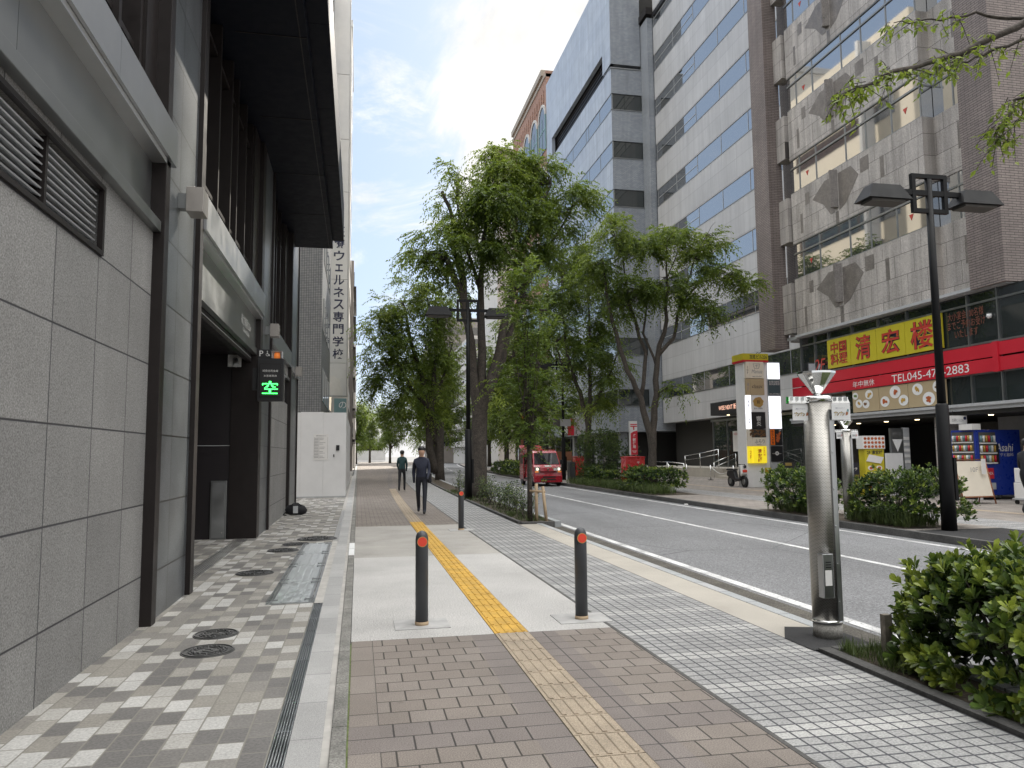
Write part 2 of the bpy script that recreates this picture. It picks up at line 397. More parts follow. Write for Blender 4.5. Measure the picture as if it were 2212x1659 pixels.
def grassmesh(name, spots, blades, h, wd, mat, lean=.6, tone=.4):
    """arching blades, one object"""
    P = []; D = []
    for (x0, x1, y0, y1, z, n) in spots:
        P.append(np.stack([rg.uniform(x0, x1, n), rg.uniform(y0, y1, n), np.full(n, z)], 1))
    P = np.repeat(np.concatenate(P), blades, 0); n = len(P); P = P+rg.normal(size=(n, 3))*np.array([.02, .02, 0])
    a = rg.uniform(0, 2*np.pi, n); ln = rg.uniform(.15, lean, n)
    D = np.stack([np.cos(a)*ln, np.sin(a)*ln, np.ones(n)], 1)
    Nn = np.stack([-np.cos(a), -np.sin(a), .5*np.ones(n)], 1)
    return leafmesh(name, P, D, Nn, h*rg.uniform(.5, 1.2, n), np.full(n, wd), np.clip(tone+rg.normal(size=n)*.2, 0, 1), mat)


# ------------------------------------------------------------------ palette
a, t, b = newmat('asphalt'); p = pos(t)
pl_ = t.n('ShaderNodeVectorMath', {0: p, 1: (1, .10, 1)}, operation='MULTIPLY').outputs[0]
f = t.rng(t.noise(pl_, 1.1, 5, .6), .3, .7, .84, 1.14); f = t.m('MULTIPLY', f, t.rng(t.noise(p, .35, 3, .5), .35, .65, .9, 1.08))
sp_ = t.rng(t.noise(p, 55, 3, .75), .36, .66, .45, 1.65)
vx_ = t.n('ShaderNodeTexVoronoi', {'Vector': t.n('ShaderNodeVectorMath', {0: p, 1: t.n('ShaderNodeTexNoise', {'Scale': 1.5}).outputs[1]}, operation='ADD').outputs[0], 'Scale': .22}, feature='DISTANCE_TO_EDGE').outputs[0]
crk = t.rng(vx_, .0015, .004, .62, 1)
v = t.n('ShaderNodeVectorMath', {0: (.165, .167, .172), 3: t.m('MULTIPLY', t.m('MULTIPLY', f, sp_), crk)}, operation='SCALE').outputs[0]
setp(b, t, col=v, rough=.8, normal=t.n('ShaderNodeBump', {'Strength': .5, 'Distance': .01, 'Height': t.noise(p, 70, 3, .6)}).outputs[0])
M('gutter_asphalt', (.085, .078, .066), .9, var=.4, scale=3, fine=.55, bump=.6, bscale=60)
M('dark_asphalt', (.022, .022, .023), .85, var=.25, scale=2, fine=.4, bump=.5, bscale=80)
M('soil', (.06, .047, .033), .95, var=.4, scale=5, fine=.4, bump=.8, bscale=30)
M('letter_dim', (.20, .06, .035), .5)
M('ground', (.12, .12, .12), .9)
M('concrete_light', (.43, .42, .405), .85, var=.12, scale=.8, fine=.34, bump=.5, bscale=75, spots=.16)
M('concrete_mid', (.34, .325, .30), .88, var=.16, scale=1.2, fine=.26, bump=.5, bscale=80, spots=.2)
M('concrete_beige', (.40, .372, .325), .88, var=.12, scale=1.2, fine=.16, bump=.4, bscale=110)
M('concrete_pad', (.385, .38, .372), .85, var=.18, scale=6)
M('kerb_old', (.19, .185, .17), .9, var=.35, scale=4, fine=.35, bump=.7, bscale=70)
M('kerb_dark', (.085, .083, .08), .9, var=.35, scale=2, fine=.2, bump=.5, bscale=40)
M('mortar', (.40, .385, .36), .9, var=.2, scale=5)
M('moss', (.10, .13, .04), .95, var=.5, scale=20)
GRID('granite_kerb', 'XY', .5, .62, [(0, (.325, .322, .315)), (.5, (.36, .356, .348))], jw=.008, jcol=.18, off=0, rough=.7, fine=.28, fscale=170, bump=.1)
GRID('kerb_stones', 'XY', .9, .6, [(0, (.33, .345, .35)), (.5, (.38, .385, .39))], jw=.012, jcol=.12, off=0, rough=.75, fine=.25, fscale=120)
GRID('bank_pavers', 'YX', .225, .138, [(0, (.135, .129, .123)), (.16, (.165, .157, .147)), (.32, (.205, .194, .177)), (.46, (.24, .226, .20)), (.60, (.29, .276, .248)), (.72, (.355, .344, .32)), (.85, (.425, .418, .40))],
     jw=.009, jcol=(.20, .19, .165), off='rnd', spots=.14, rough=.78, fine=.2, fscale=60, var=.12, vscale=2.2, shift=(0, .02))
BR = [(0, (.192, .166, .145)), (.25, (.208, .181, .159)), (.5, (.200, .173, .151)), (.75, (.215, .188, .166))]
PU = [(0, (.172, .150, .138)), (.4, (.186, .163, .150)), (.75, (.178, .156, .144))]
GRID('brown_pavers', 'XY', .205, .2, BR, jw=.009, jcol=(.04, .035, .03), spots=.16, off=.5, rough=.85, fine=.38, fscale=140, bump=.45, shift=(.0, .13))
GRID('brown_soldier', 'XY', .17, .4, BR, jw=.009, jcol=(.05, .045, .04), off=0, rough=.85, fine=.38, fscale=140, bump=.45, shift=(.04, .13))
GRID('purple_pavers', 'XY', .205, .2, PU, jw=.009, jcol=(.04, .035, .033), spots=.16, off=.5, rough=.85, fine=.38, fscale=140, bump=.45, shift=(.0, .13))
GRID('purple_soldier', 'XY', .4, .2, PU, jw=.008, jcol=(.05, .045, .045), off=0, rough=.85, fine=.38, fscale=140, bump=.45, shift=(.05, .13))
GRID('grid_tiles', 'XY', .102, .098, [(0, (.262, .262, .258)), (.4, (.285, .285, .28)), (.75, (.305, .305, .298))], jw=.012, jcol=(.045, .046, .055), off=0, rough=.75, fine=.3, spots=.14,
     fscale=70, bump=.4, shift=(-2.19+.51, .14), rowband=(8, 2, (.375, .372, .36)))
GRID('far_pavers', 'XY', .3, .3, [(0, (.23, .205, .185)), (.5, (.26, .235, .21))], jw=.012, jcol=(.09, .085, .08), off=.5, rough=.88, fine=.2, fscale=60, vscale=.6, var=.2)
M('paint_white', (.74, .74, .72), .75, var=.14, scale=5, fine=.12, bscale=90)
# worn road paint: paint broken up with asphalt specks
a, t, b = newmat('road_paint'); p = pos(t)
q = t.rng(t.noise(p, 38, 4, .7), .34, .46, 0, 1); q2 = t.rng(t.noise(p, 2.2, 4, .6), .3, .6, .4, 1)
setp(b, t, col=t.mix(t.m('MULTIPLY', q, q2), (.12, .12, .125), (.72, .72, .71)), rough=.75)
# tactile paving (bars are modelled)
M('tactile_yellow', (.53, .315, .05), .7, spots=.22, var=.22, scale=4, fine=.16, bscale=140, bump=.3)
M('tactile_tan', (.335, .275, .205), .8, spots=.18, var=.16, scale=5, fine=.28, bscale=150, bump=.4)
M('tactile_joint', (.10, .085, .065), .9)

GRID('bank_granite', 'YZ', .803, .64, [(0, (.205, .203, .199)), (.25, (.225, .223, .218)), (.5, (.214, .212, .207)), (.75, (.236, .233, .227))], jw=.012, jcol=(.035, .035, .04), off=0, rough=.62, fine=.42, fscale=88, var=.10, streak=.05,
     bump=.3, shift=(.41, .2))
GRID('dark_stone', 'YZ', .72, .64, [(0, (.075, .082, .087)), (.5, (.088, .094, .1))], jw=.014, jcol=(.012, .012, .012), off=0, rough=.34, fine=.4, fscale=70, var=.22, vscale=2.5,
     bump=.05, shift=(-.33, .2))
M('bronze', (.016, .0125, .012), .42, .0, var=.1, spec=.3)
M('steel_brushed', (.42, .43, .44), .36, 1., var=.10, scale=3)
M('steel_satin', (.30, .31, .31), .42, 1., var=.10, scale=2)
M('steel_white', (.66, .67, .68), .35, .85, var=.06, scale=2)
M('black_metal', (.012, .012, .014), .5, var=.1)
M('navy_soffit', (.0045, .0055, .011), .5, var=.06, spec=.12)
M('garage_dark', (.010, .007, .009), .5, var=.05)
M('lampbox', (.36, .335, .31), .4, .6, var=.05)
M('white_panel', (.70, .70, .70), .5, var=.05, scale=1.5)
M('white_paint', (.76, .76, .75), .45, var=.05)
M('grey_paint', (.42, .43, .44), .5, var=.08)
M('ink', (.012, .012, .025), .6, var=.0)
M('ink_blue', (.02, .025, .07), .6, var=.0)
M('paper', (.72, .71, .69), .7, var=.04)
M('ink_grey', (.25, .25, .26), .7, var=0)
GLASS('glass_dark', (.012, .013, .015), 1.9, .015)
GLASS('glass_office', (.04, .046, .052), 4.6, .02, .01)
GLASS('glass_shop', (.022, .028, .028), 1.8, .02, .006)
GLASS('glass_bright', (.045, .05, .055), 4.6, .03, .006)
GRID('grey_tile', 'HZ', .10, .075, [(0, (.16, .163, .165)), (.5, (.19, .192, .19))], jw=.014, jcol=(.035, .035, .035), off=0, rough=.45, fine=0, var=.06, bump=0)
GRID('tower_tile', 'HZ', .23, .09, [(0, (.30, .325, .36)), (.4, (.335, .36, .395)), (.75, (.36, .385, .415))], jw=.014, jcol=(.17, .185, .21), off=.5, rough=.30, fine=0, var=.10, vscale=.35, bump=0, streak=.12)
GRID('tower_panel', 'YZ', 4.5, 1.35, [(0, (.34, .375, .43)), (.5, (.365, .40, .45))], jw=.03, jcol=(.25, .27, .3), off=0, rough=.28, fine=.05, fscale=14, var=.12, vscale=.8, bump=0, streak=.18)
GRID('office_tile', 'YZ', 3.55, 1.25, [(0, (.47, .472, .48)), (.35, (.485, .488, .495)), (.7, (.46, .463, .47))], jw=.03, jcol=(.34, .34, .35), off=0, rough=.42, fine=.05, fscale=20, var=.07, vscale=.5, bump=0, streak=.10)
GRID('pink_granite', 'YZ', .95, .76, [(0, (.40, .372, .345)), (.35, (.435, .405, .378)), (.7, (.375, .348, .325))], jw=.014, jcol=(.06, .053, .05), off=.37, rough=.5, fine=.36, fscale=45, var=.16, vscale=.7,
     bump=.15, streak=.28)
M('dark_granite', (.165, .148, .135), .35, var=.25, scale=3, fine=.5, bscale=40)
GRID('brown_brick', 'HZ', .30, .078, [(0, (.205, .168, .155)), (.3, (.235, .195, .178)), (.7, (.22, .18, .166))], jw=.013, jcol=(.05, .042, .04), off=.5, rough=.6, fine=.1, fscale=30, var=.14, vscale=.8,
     bump=.25, jw2=.017, streak=.14)
GRID('red_brick', 'HZ', .45, .22, [(0, (.30, .17, .125)), (.5, (.35, .20, .145))], jw=.05, jcol=(.22, .14, .11), off=.5, rough=.8, fine=0, var=.12, bump=0)
GRID('beige_stone', 'HZ', 1.2, .9, [(0, (.46, .40, .32)), (.5, (.50, .44, .36))], jw=.02, jcol=(.26, .22, .18), off=.5, rough=.7, fine=.1, fscale=8, var=.08, bump=0)
M('cream_wall', (.70, .63, .50), .7, var=.08, scale=.6)
M('offwhite_wall', (.50, .49, .47), .7, var=.08, scale=.6)
M('taupe_wall', (.20, .18, .165), .7, var=.12, scale=.6)
M('louvre_tan', (.30, .26, .21), .6, var=.1)
M('teal_frame', (.16, .27, .28), .5, var=.06)
M('sign_yellow', (.52, .45, .03), .35, var=.03)
M('sign_red', (.52, .018, .035), .35, var=.06, scale=1)
M('letter_red', (.46, .045, .03), .4, var=0)
M('post_red', (.50, .012, .015), .28, var=.10, scale=4, coat=.4)
M('van_red', (.36, .008, .022), .25, var=.04, coat=.8)
M('bark', (.062, .052, .043), .9, var=.35, scale=7, fine=.3, bump=.9, bscale=28)
M('bark_pale', (.17, .15, .125), .9, var=.35, scale=6, fine=.25, bump=.6, bscale=30)
M('wood_stake', (.42, .31, .20), .8, var=.2, scale=9)
M('wood_red', (.28, .11, .05), .6, var=.2, scale=9)
M('rubber', (.015, .015, .016), .8, var=.1)
M('bollard_grey', (.045, .048, .054), .45, var=.14, scale=6, bump=.05)
M('lamp_black', (.006, .0062, .007), .5, var=.15, scale=4, spec=.2)
M('cast_iron', (.10, .10, .10), .55, .6, var=.2, scale=8)
M('orange_plastic', (.80, .17, .02), .25, var=0)
M('cone_red', (.75, .06, .03), .5, var=0)
M('blue_vend', (.012, .035, .28), .3, var=.04)
M('chrome', (.75, .75, .74), .12, 1., var=.03)
M('skin', (.50, .31, .22), .5, var=.05); M('hair', (.012, .01, .009), .5, var=0); M('cloth_black', (.011, .011, .014), .8, var=.1); M('cloth_navy', (.02, .025, .05), .8, var=.1)
M('gold', (.50, .36, .12), .35, .5, var=.12)
M('tan_sign', (.42, .33, .20), .5, var=.03); M('cream_sign', (.72, .66, .55), .5, var=.03)
M('white_rope', (.6, .6, .58), .7)
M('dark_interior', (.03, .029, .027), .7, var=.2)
M('interior_mid', (.09, .085, .078), .7, var=.2)
M('terracotta', (.30, .13, .07), .7, var=.1)
EMIT('led_green', (.05, 1, .12), 3.0); EMIT('lightbox_white', (.93, .95, 1), .55); EMIT('lamp_warm', (1, .78, .45), 4.0); EMIT('lamp_amber', (.9, .25, .05), .16)
EMIT('headlamp', (1, .9, .7), .5)
EMIT('neon_peach', (1, .55, .4), .55); EMIT('box_yellow', (.95, .75, .03), .25)
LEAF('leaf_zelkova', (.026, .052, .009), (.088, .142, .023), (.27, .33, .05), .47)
LEAF('leaf_young', (.035, .068, .012), (.07, .125, .022), (.15, .21, .04), .42)
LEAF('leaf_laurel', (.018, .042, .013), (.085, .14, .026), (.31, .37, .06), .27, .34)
LEAF('leaf_cypress', (.028, .055, .01), (.07, .115, .02), (.13, .18, .03), .2)
LEAF('leaf_grass', (.05, .08, .02), (.085, .125, .03), (.22, .25, .10), .3)
LEAF('leaf_branch', (.10, .16, .025), (.19, .26, .04), (.30, .34, .055), .45)
# perforated stainless sheet
a, t, b = newmat('perforated_steel'); oc = t.n('ShaderNodeTexCoord').outputs['Object']; s_ = t.n('ShaderNodeSeparateXYZ', {0: oc}).outputs
ang = t.m('MULTIPLY', t.m('ARCTAN2', s_[0], s_[1]), .125/.0125); zz = t.m('DIVIDE', s_[2], .0105); rw = t.m('FLOOR', zz)
fx = t.m('SUBTRACT', t.m('FRACT', t.m('ADD', ang, t.m('MULTIPLY', rw, .5))), .5); fz = t.m('SUBTRACT', t.m('FRACT', zz), .5)
dd = t.m('SQRT', t.m('ADD', t.m('MULTIPLY', fx, fx), t.m('MULTIPLY', fz, fz))); hole = t.rng(dd, .26, .34, 1, 0)
setp(b, t, col=t.mix(hole, (.42, .405, .375), (.03, .028, .025)), metal=t.m('SUBTRACT', 1, hole), rough=.40)
# checker plate of the long hatch
a, t, b = newmat('tread_plate'); p = pos(t)
pw = t.n('ShaderNodeVectorMath', {0: p, 1: (1, .16, 1)}, operation='MULTIPLY').outputs[0]
setp(b, t, col=(.66, .68, .68), metal=.9, rough=t.rng(t.noise(pw, 26, 3, .6), .3, .7, .28, .5))

# ------------------------------------------------------------------ ground, road, pavements
def c_(y): return .0005*max(0, y-12)**2
def strip(mb, xl, xr, y0, y1, z, m=0, step=4, bend=True):
    ys = [y0]
    while ys[-1] < y1-1e-6: ys.append(min(y1, ys[-1]+step))
    for a_, b_ in zip(ys[:-1], ys[1:]):
        ca, cb_ = (c_(a_), c_(b_)) if bend else (0, 0)
        mb.face([(xl+ca, a_, z), (xr+ca, a_, z), (xr+cb_, b_, z), (xl+cb_, b_, z)], m)
    return mb
def bar(mb, xl, xr, y0, y1, z0, z1, m=0, step=4, bend=True):
    ys = [y0]
    while ys[-1] < y1-1e-6: ys.append(min(y1, ys[-1]+step))
    for i, (a_, b_) in enumerate(zip(ys[:-1], ys[1:])):
        ca, cb_ = (c_(a_), c_(b_)) if bend else (0, 0)
        A = [(xl+ca, a_), (xr+ca, a_), (xr+cb_, b_), (xl+cb_, b_)]
        mb.face([(x, y, z1) for x, y in A], m)
        mb.face([(A[1][0], A[1][1], z0), (A[2][0], A[2][1], z0), (A[2][0], A[2][1], z1), (A[1][0], A[1][1], z1)], m)
        mb.face([(A[3][0], A[3][1], z0), (A[0][0], A[0][1], z0), (A[0][0], A[0][1], z1), (A[3][0], A[3][1], z1)], m)
        if i == 0: mb.face([(A[0][0], a_, z0), (A[1][0], a_, z0), (A[1][0], a_, z1), (A[0][0], a_, z1)], m)
    return mb
FARY = 190
struct('ground', MB().face([(-600, -600, -.4), (600, -600, -.4), (600, 1500, -.4), (-600, 1500, -.4)]), 'ground')
struct('road', strip(MB(), 3.9, 10.15, -25, FARY, -.1), 'asphalt')
rm = MB()
strip(rm, 4.53, 4.66, -20, FARY, -.096); strip(rm, 9.66, 9.77, -20, FARY, -.096)
y = -18.
strip(rm, 7.30, 7.41, -20, 40, -.096)
for k in range(14): strip(rm, 7.30, 7.41, 43+k*9, 48+k*9, -.096)
struct('road_marking', rm, 'road_paint')
struct('gutter', strip(MB(), 3.97, 4.46, -20, 60, -.0965), 'gutter_asphalt')
# left pavement (z = 0)
mats = ['brown_pavers', 'brown_soldier', 'purple_pavers', 'purple_soldier', 'concrete_light', 'concrete_mid', 'grid_tiles', 'concrete_beige']
sw = MB()
def q(x0, x1, y0, y1, m_, z=0.): sw.face([(x0, y0, z), (x1, y0, z), (x1, y1, z), (x0, y1, z)], m_)
YS = [-3, 1.27, 1.67, 4.07, 4.47, 6.47]
for i in range(5):
    a_, b_ = YS[i], YS[i+1]; pm = 2 if i in (1, 3) else 0
    q(-.04, .13, a_, b_, 3 if pm == 2 else 1); q(.13, .94, a_, b_, pm)
    q(.94, 1.14, a_, b_, 3); q(1.44, 1.66, a_, b_, 3); q(1.66, 2.17, a_, b_, pm)
q(-.04, 1.14, 6.47, 11.65, 4); q(1.44, 2.17, 6.47, 11.65, 4)
q(-.04, 1.14, 11.65, 16.75, 5); q(1.44, 2.17, 11.65, 16.75, 5)
for k in range(44):
    a_, b_ = 16.75+4*k, 20.75+4*k
    sw.face([(-.04, a_, 0), (1.14+c_(a_), a_, 0), (1.14+c_(b_), b_, 0), (-.04, b_, 0)], 0)
strip(sw, 1.44, 2.17, 16.75, FARY, 0, 0); strip(sw, 1.14, 1.44, 35.6, FARY, 0, 3)
strip(sw, 2.2, 3.42, -3, FARY, 0, 6)
q(3.42, 3.85, 5.5, 16.3, 7)
struct('sidewalk', sw, mats)
ks = MB(); bar(ks, 2.17, 2.2, -3, FARY, -.05, .003)
struct('paving_edge', ks, 'kerb_dark')
tp = [MB(), MB(), MB()]
def tact(y0, m_):
    cx = c_(y0)
    tp[m_].box(1.146+cx, 1.434+cx, y0+.005, y0+.295, -.02, .003)
    for j in range(4):
        x = 1.182+.072*j+cx
        tp[m_].prism([(x-.016, .003), (x+.016, .003), (x+.010, .009), (x-.010, .009)], y0+.018, y0+.282, 'Y')
for k in range(28): tact(6.47-.3*(k+1), 0)
for k in range(37): tact(6.47+.3*k, 1)
for k in range(60): tact(17.57+.3*k, 0)
strip(tp[2], 1.12, 1.46, -3, 36, -.004)
struct('tactile_paving', tp[0], 'tactile_tan'); struct('tactile_paving', tp[1], 'tactile_yellow'); struct('tactile_bed', tp[2], 'tactile_joint')
bp = MB(); bp.face([(-9, -3, 0), (-.43, -3, 0), (-.43, 190, 0), (-9, 190, 0)]); struct('bank_paving', bp, 'bank_pavers')
kb = MB(); kb.face([(-.34, -3, .001), (-.17, -3, .001), (-.17, 190, .001), (-.34, 190, .001)]); struct('kerb', kb, 'granite_kerb')
kb = MB(); kb.face([(-.17, -3, -.002), (-.128, -3, -.002), (-.128, 190, -.002), (-.17, 190, -.002)]); kb.face([(-.43, 8.25, -.003), (-.34, 8.25, -.003), (-.34, 60, -.003), (-.43, 60, -.003)]); struct('mortar_joint', kb, 'mortar')
kb = MB()
for k in range(230):
    if not (18 <= k <= 19): kb.box(-.128, -.045, -3+.83*k, -3+.83*k+.822, -.1, .012)
struct('old_kerb', kb, 'kerb_old', bevel=.006)
kb = MB()
for k in (0, 1): kb.box(-.128, -.042, -3+.83*(18+k), -3+.83*(18+k)+.8, -.1, .014)
struct('white_kerb_stone', kb, 'white_paint')
kb = MB(); kb.box(-.048, -.036, -3, 6.4, -.05, .004); struct('moss_joint', kb, 'moss')
kb = MB(); bar(kb, 3.85, 3.97, 5.5, 16.4, -.12, .004, bend=False); bar(kb, 3.98, 4.12, -20, 5.4, -.12, .02, bend=False); bar(kb, 4.28, 4.42, 16.5, 90, -.12, .03)
struct('kerb', kb, 'kerb_stones', bevel=.012)
kb = MB(); bar(kb, 3.44, 3.54, -3, 5.35, -.1, .022, bend=False); kb.box(3.54, 3.98, 5.28, 5.36, -.1, .03); bar(kb, 3.44, 3.52, 16.5, 90, -.1, .05); kb.box(3.52, 4.26, 16.4, 16.5, -.1, .04)
struct('planter_kerb', kb, 'kerb_dark', bevel=.01)
kb = MB(); strip(kb, 3.54, 3.98, -3, 5.28, .0); strip(kb, 3.52, 4.28, 16.5, 90, .02); struct('planter_soil', kb, 'soil')
kb = MB(); kb.face([(3.40, 5.36, .006), (3.97, 5.36, .006), (3.97, 6.0, .006), (3.62, 6.12, .006), (3.40, 5.75, .006)]); struct('asphalt_patch', kb, 'dark_asphalt')
# right pavement (z = .03)
kb = MB(); bar(kb, 10.06, 10.2, 9.7, FARY, -.12, .03); bar(kb, 10.06, 10.2, -20, 9.7, -.12, -.04)
struct('kerb', kb, 'kerb_dark', bevel=.02)
kb = MB(); strip(kb, 10.2, 12.1, 12.6, FARY, .03, 0); strip(kb, 12.1, 13.4, -20, FARY, .03, 1); strip(kb, 13.4, 34, -20, FARY, .03, 0)
struct('sidewalk', kb, ['far_pavers', 'grid_tiles'])
kb = MB(); kb.face([(10.2, -20, -.036), (12.1, -20, .028), (12.1, 12.6, .028), (10.2, 12.6, .028), (10.2, 9.7, -.036)]); struct('asphalt_patch', kb, 'dark_asphalt')
kb = MB(); strip(kb, 15.0, 15.3, -10, 80, .034); struct('tactile_paving', kb, 'tactile_tan')
kb = MB(); strip(kb, 10.21, 11.35, 12.9, 18.3, .036); strip(kb, 10.21, 11.9, 25.5, 37.5, .036); strip(kb, 10.21, 11.6, 46, 75, .036); struct('planter_soil', kb, 'soil')
grass = []
go = grassmesh('grass', [(10.25, 11.0, 12.9, 14.8, .04, 240), (10.25, 11.2, 25.6, 31, .04, 420), (10.3, 11.6, 31, 37.3, .04, 420), (10.3, 11.0, 16, 18, .04, 140), (10.5, 11.5, 48, 60, .04, 200)], 9, .38, .016, 'leaf_grass')
tag(go, 'tufts of arching mondo grass along the far kerb under the shrubs', 'grass', kind='stuff')
go = grassmesh('grass', [(3.55, 3.95, 4.55, 5.25, .0, 150), (3.53, 4.2, 16.5, 19, .02, 160), (3.53, 4.2, 19, 32, .02, 300)], 8, .13, .006, 'leaf_grass', .9)
tag(go, 'short weeds and grass growing in the near planting beds', 'grass', kind='stuff')


# ------------------------------------------------------------------ left side: bank building
bk = empty('bank_building', (-1.9, 12, 0), 'dark bronze and grey granite building with a deep black overhanging canopy and garage entrance', 'building')
WX = -1.9
g = MB()
g.box(WX-.4, WX, -3, 7.46, 0, 3.02); g.box(WX-.4, WX, 6.06, 7.46, 3.02, 3.6); g.box(WX-.4, WX, -3, 6.06, 3.52, 3.6)
g.build('granite_wall', 'bank_granite', bk); g = MB(); g.box(WX-.4, WX+.03, 16.78, 21.1, 0, 2.9); g.box(WX-.4, WX+.03, 16.78, 20.2, 2.9, 3.9); g.box(WX-.4, WX+.03, 20.2, 21.1, 3.55, 3.9)
g.build('granite_wall', 'bank_granite', bk)
lv = MB()
lv.box(WX-.02, WX+.02, -3, 6.06, 3.005, 3.04); lv.box(WX-.02, WX+.02, 6.02, 6.06, 3.04, 3.5); lv.box(WX-.02, WX+.02, -3, 6.06, 3.5, 3.535)
for yy in (1.0, 2.4, 3.8, 5.05): lv.box(WX-.12, WX-.015, yy-.018, yy+.018, 3.04, 3.5)
vent = lv.build('louvre_vent', 'bronze', bk)
bl = MB()
for k in range(9):
    z = 3.06+.05*k; bl.prism([(WX-.12, z+.035), (WX-.115, z+.045), (WX-.03, z+.008), (WX-.035, z)], -3, 6.02, 'Y')
bl.build('blades', 'grey_paint', vent)
MB().box(WX-.5, WX-.42, -3, 6.06, 3.0, 3.55).build('vent_back', 'black_metal', vent)
led = MB(); led.box(WX-.2, WX+.075, -3, 7.44, 3.6, 3.70); led.build('ledge', 'steel_satin', bk, bevel=.004)
fp = MB()
for a_, b_ in ((-3, 2.2), (2.205, 4.6), (4.605, 7.46)): fp.box(WX-.3, WX-.03, a_, b_, 3.70, 4.32)
fp.build('fascia_panel', 'steel_satin', bk)
bb = MB()
for a_, b_ in ((-3, 3.1), (3.105, 5.9), (5.905, 7.72)): bb.box(WX-.3, WX+.13, a_, b_, 4.33, 4.70)
bb.build('metal_band', 'steel_brushed', bk)
b2 = MB(); b2.box(WX-.3, WX+.10, -3, 7.6, 4.275, 4.325); b2.box(WX-.3, WX+.09, 9.24, 14.98, 4.12, 4.165); b2.build('steel_strip', 'steel_white', bk)  # pale steel strip just below the metal bands
# stone piers and bronze fins
pr = MB()
for a_, b_ in ((7.62, 9.06), (15.32, 16.62), (21.32, 23.9)): pr.box(WX-.4, WX+.045, a_, b_, 0, 13.5)
pr.build('stone_pier', 'dark_stone', bk)
for a_, b_, px_ in ((7.46, 7.62, .10), (9.06, 9.24, .10), (14.98, 15.32, .06), (16.62, 16.78, .09), (21.1, 21.32, .11), (23.9, 24.05, .08)):
    MB().box(WX-.45, WX+px_, a_, b_, 0, 13.5).build('fin', 'bronze', bk, bevel=.004)
# first floor glazing behind the bands
for (a_, b_, z0, mul) in ((-3, 7.46, 4.70, (2.9, 3.5, 4.7, 5.3, 6.44, 7.04)), (9.24, 14.98, 4.57, (10.0, 10.9, 11.9, 12.5, 13.4, 14.2)), (16.78, 21.1, 4.3, (17.6, 18.5, 19.4, 20.3))):
    wn = MB().box(WX-.36, WX-.22, a_, b_, z0, 13.5).build('window', 'glass_office' if a_ < 0 else 'glass_dark', bk)
    fr = MB()
    for yy in mul: fr.box(WX-.22, WX-.05, yy-.035, yy+.035, z0, 13.5)
    for k, z in enumerate((z0+.47, z0+2.6, z0+5.2)): fr.box(WX-.21, WX-.10, a_, b_, z-.03, z+.03)
    fr.box(WX-.22, WX-.02, mul[-1]+.05, b_, z0, 13.5)
    fr.build('frame', 'bronze', wn)
# garage portal
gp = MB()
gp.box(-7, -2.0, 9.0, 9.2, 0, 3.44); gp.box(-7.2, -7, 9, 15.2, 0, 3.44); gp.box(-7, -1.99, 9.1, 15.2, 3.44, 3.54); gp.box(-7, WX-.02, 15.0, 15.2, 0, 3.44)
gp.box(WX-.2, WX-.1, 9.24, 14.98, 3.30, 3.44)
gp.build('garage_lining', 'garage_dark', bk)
jl = MB()
for z in (1.72,): jl.box(-6.9, WX-.03, 14.996, 15.0, z-.006, z+.006)
jl.box(WX-.1, WX-.094, 9.3, 14.9, 3.36, 3.372); jl.build('joint_line', 'grey_paint', bk)
li = MB(); li.box(WX-.2, WX-.005, 9.24, 14.98, 3.44, 3.56)
for a_, b_ in ((9.24, 10.9), (10.905, 12.6), (12.605, 14.2), (14.205, 14.98)): li.box(WX-.3, WX-.03, a_, b_, 3.56, 4.14)
lint = li.build('lintel_panel', 'steel_satin', bk)
lb = MB()
for a_, b_ in ((9.24, 11.5), (11.505, 13.4), (13.405, 14.98)): lb.box(WX-.3, WX+.13, a_, b_, 4.17, 4.58)
lb.build('metal_band', 'steel_brushed', bk)
text('↑', (WX-.03, 9.75, 3.80), .34, 'white_paint', lint, 'arrow', right=NORTH)
text('高さ制限 2.0m', (WX-.03, 13.7, 3.82), .17, 'paper', lint, 'lettering', right=NORTH)
text('CLEARANCE 2.0m', (WX-.03, 13.7, 3.66), .07, 'paper', lint, 'lettering', right=NORTH)
lb = MB(); lb.box(WX-.3, WX+.12, 16.78, 21.1, 3.9, 4.3); lb.box(WX-.3, WX+.12, 21.32, 23.9, 3.85, 4.0); lb.build('metal_band', 'steel_brushed', bk)
sw_ = MB(); sw_.box(WX-.3, WX+.015, 20.22, 21.08, 2.92, 3.53); sw_.build('window', 'glass_dark', bk)
MB().box(WX-.1, WX+.08, 20.15, 21.1, 3.53, 3.6).build('window_hood', 'steel_satin', bk)
# steel access door in the far jamb of the garage
sd_ = MB(); sd_.box(-2.66, -2.38, 14.955, 14.99, 0, 1.07); dr = sd_.build('access_door', 'steel_satin', bk, bevel=.004)
MB().box(-2.63, -2.41, 14.948, 14.956, .03, 1.04).build('panel', 'steel_brushed', dr)
MB().tube([(-2.45, 14.95, .12), (-2.45, 14.935, .12)], .012, 8).build('lock', 'chrome', dr)
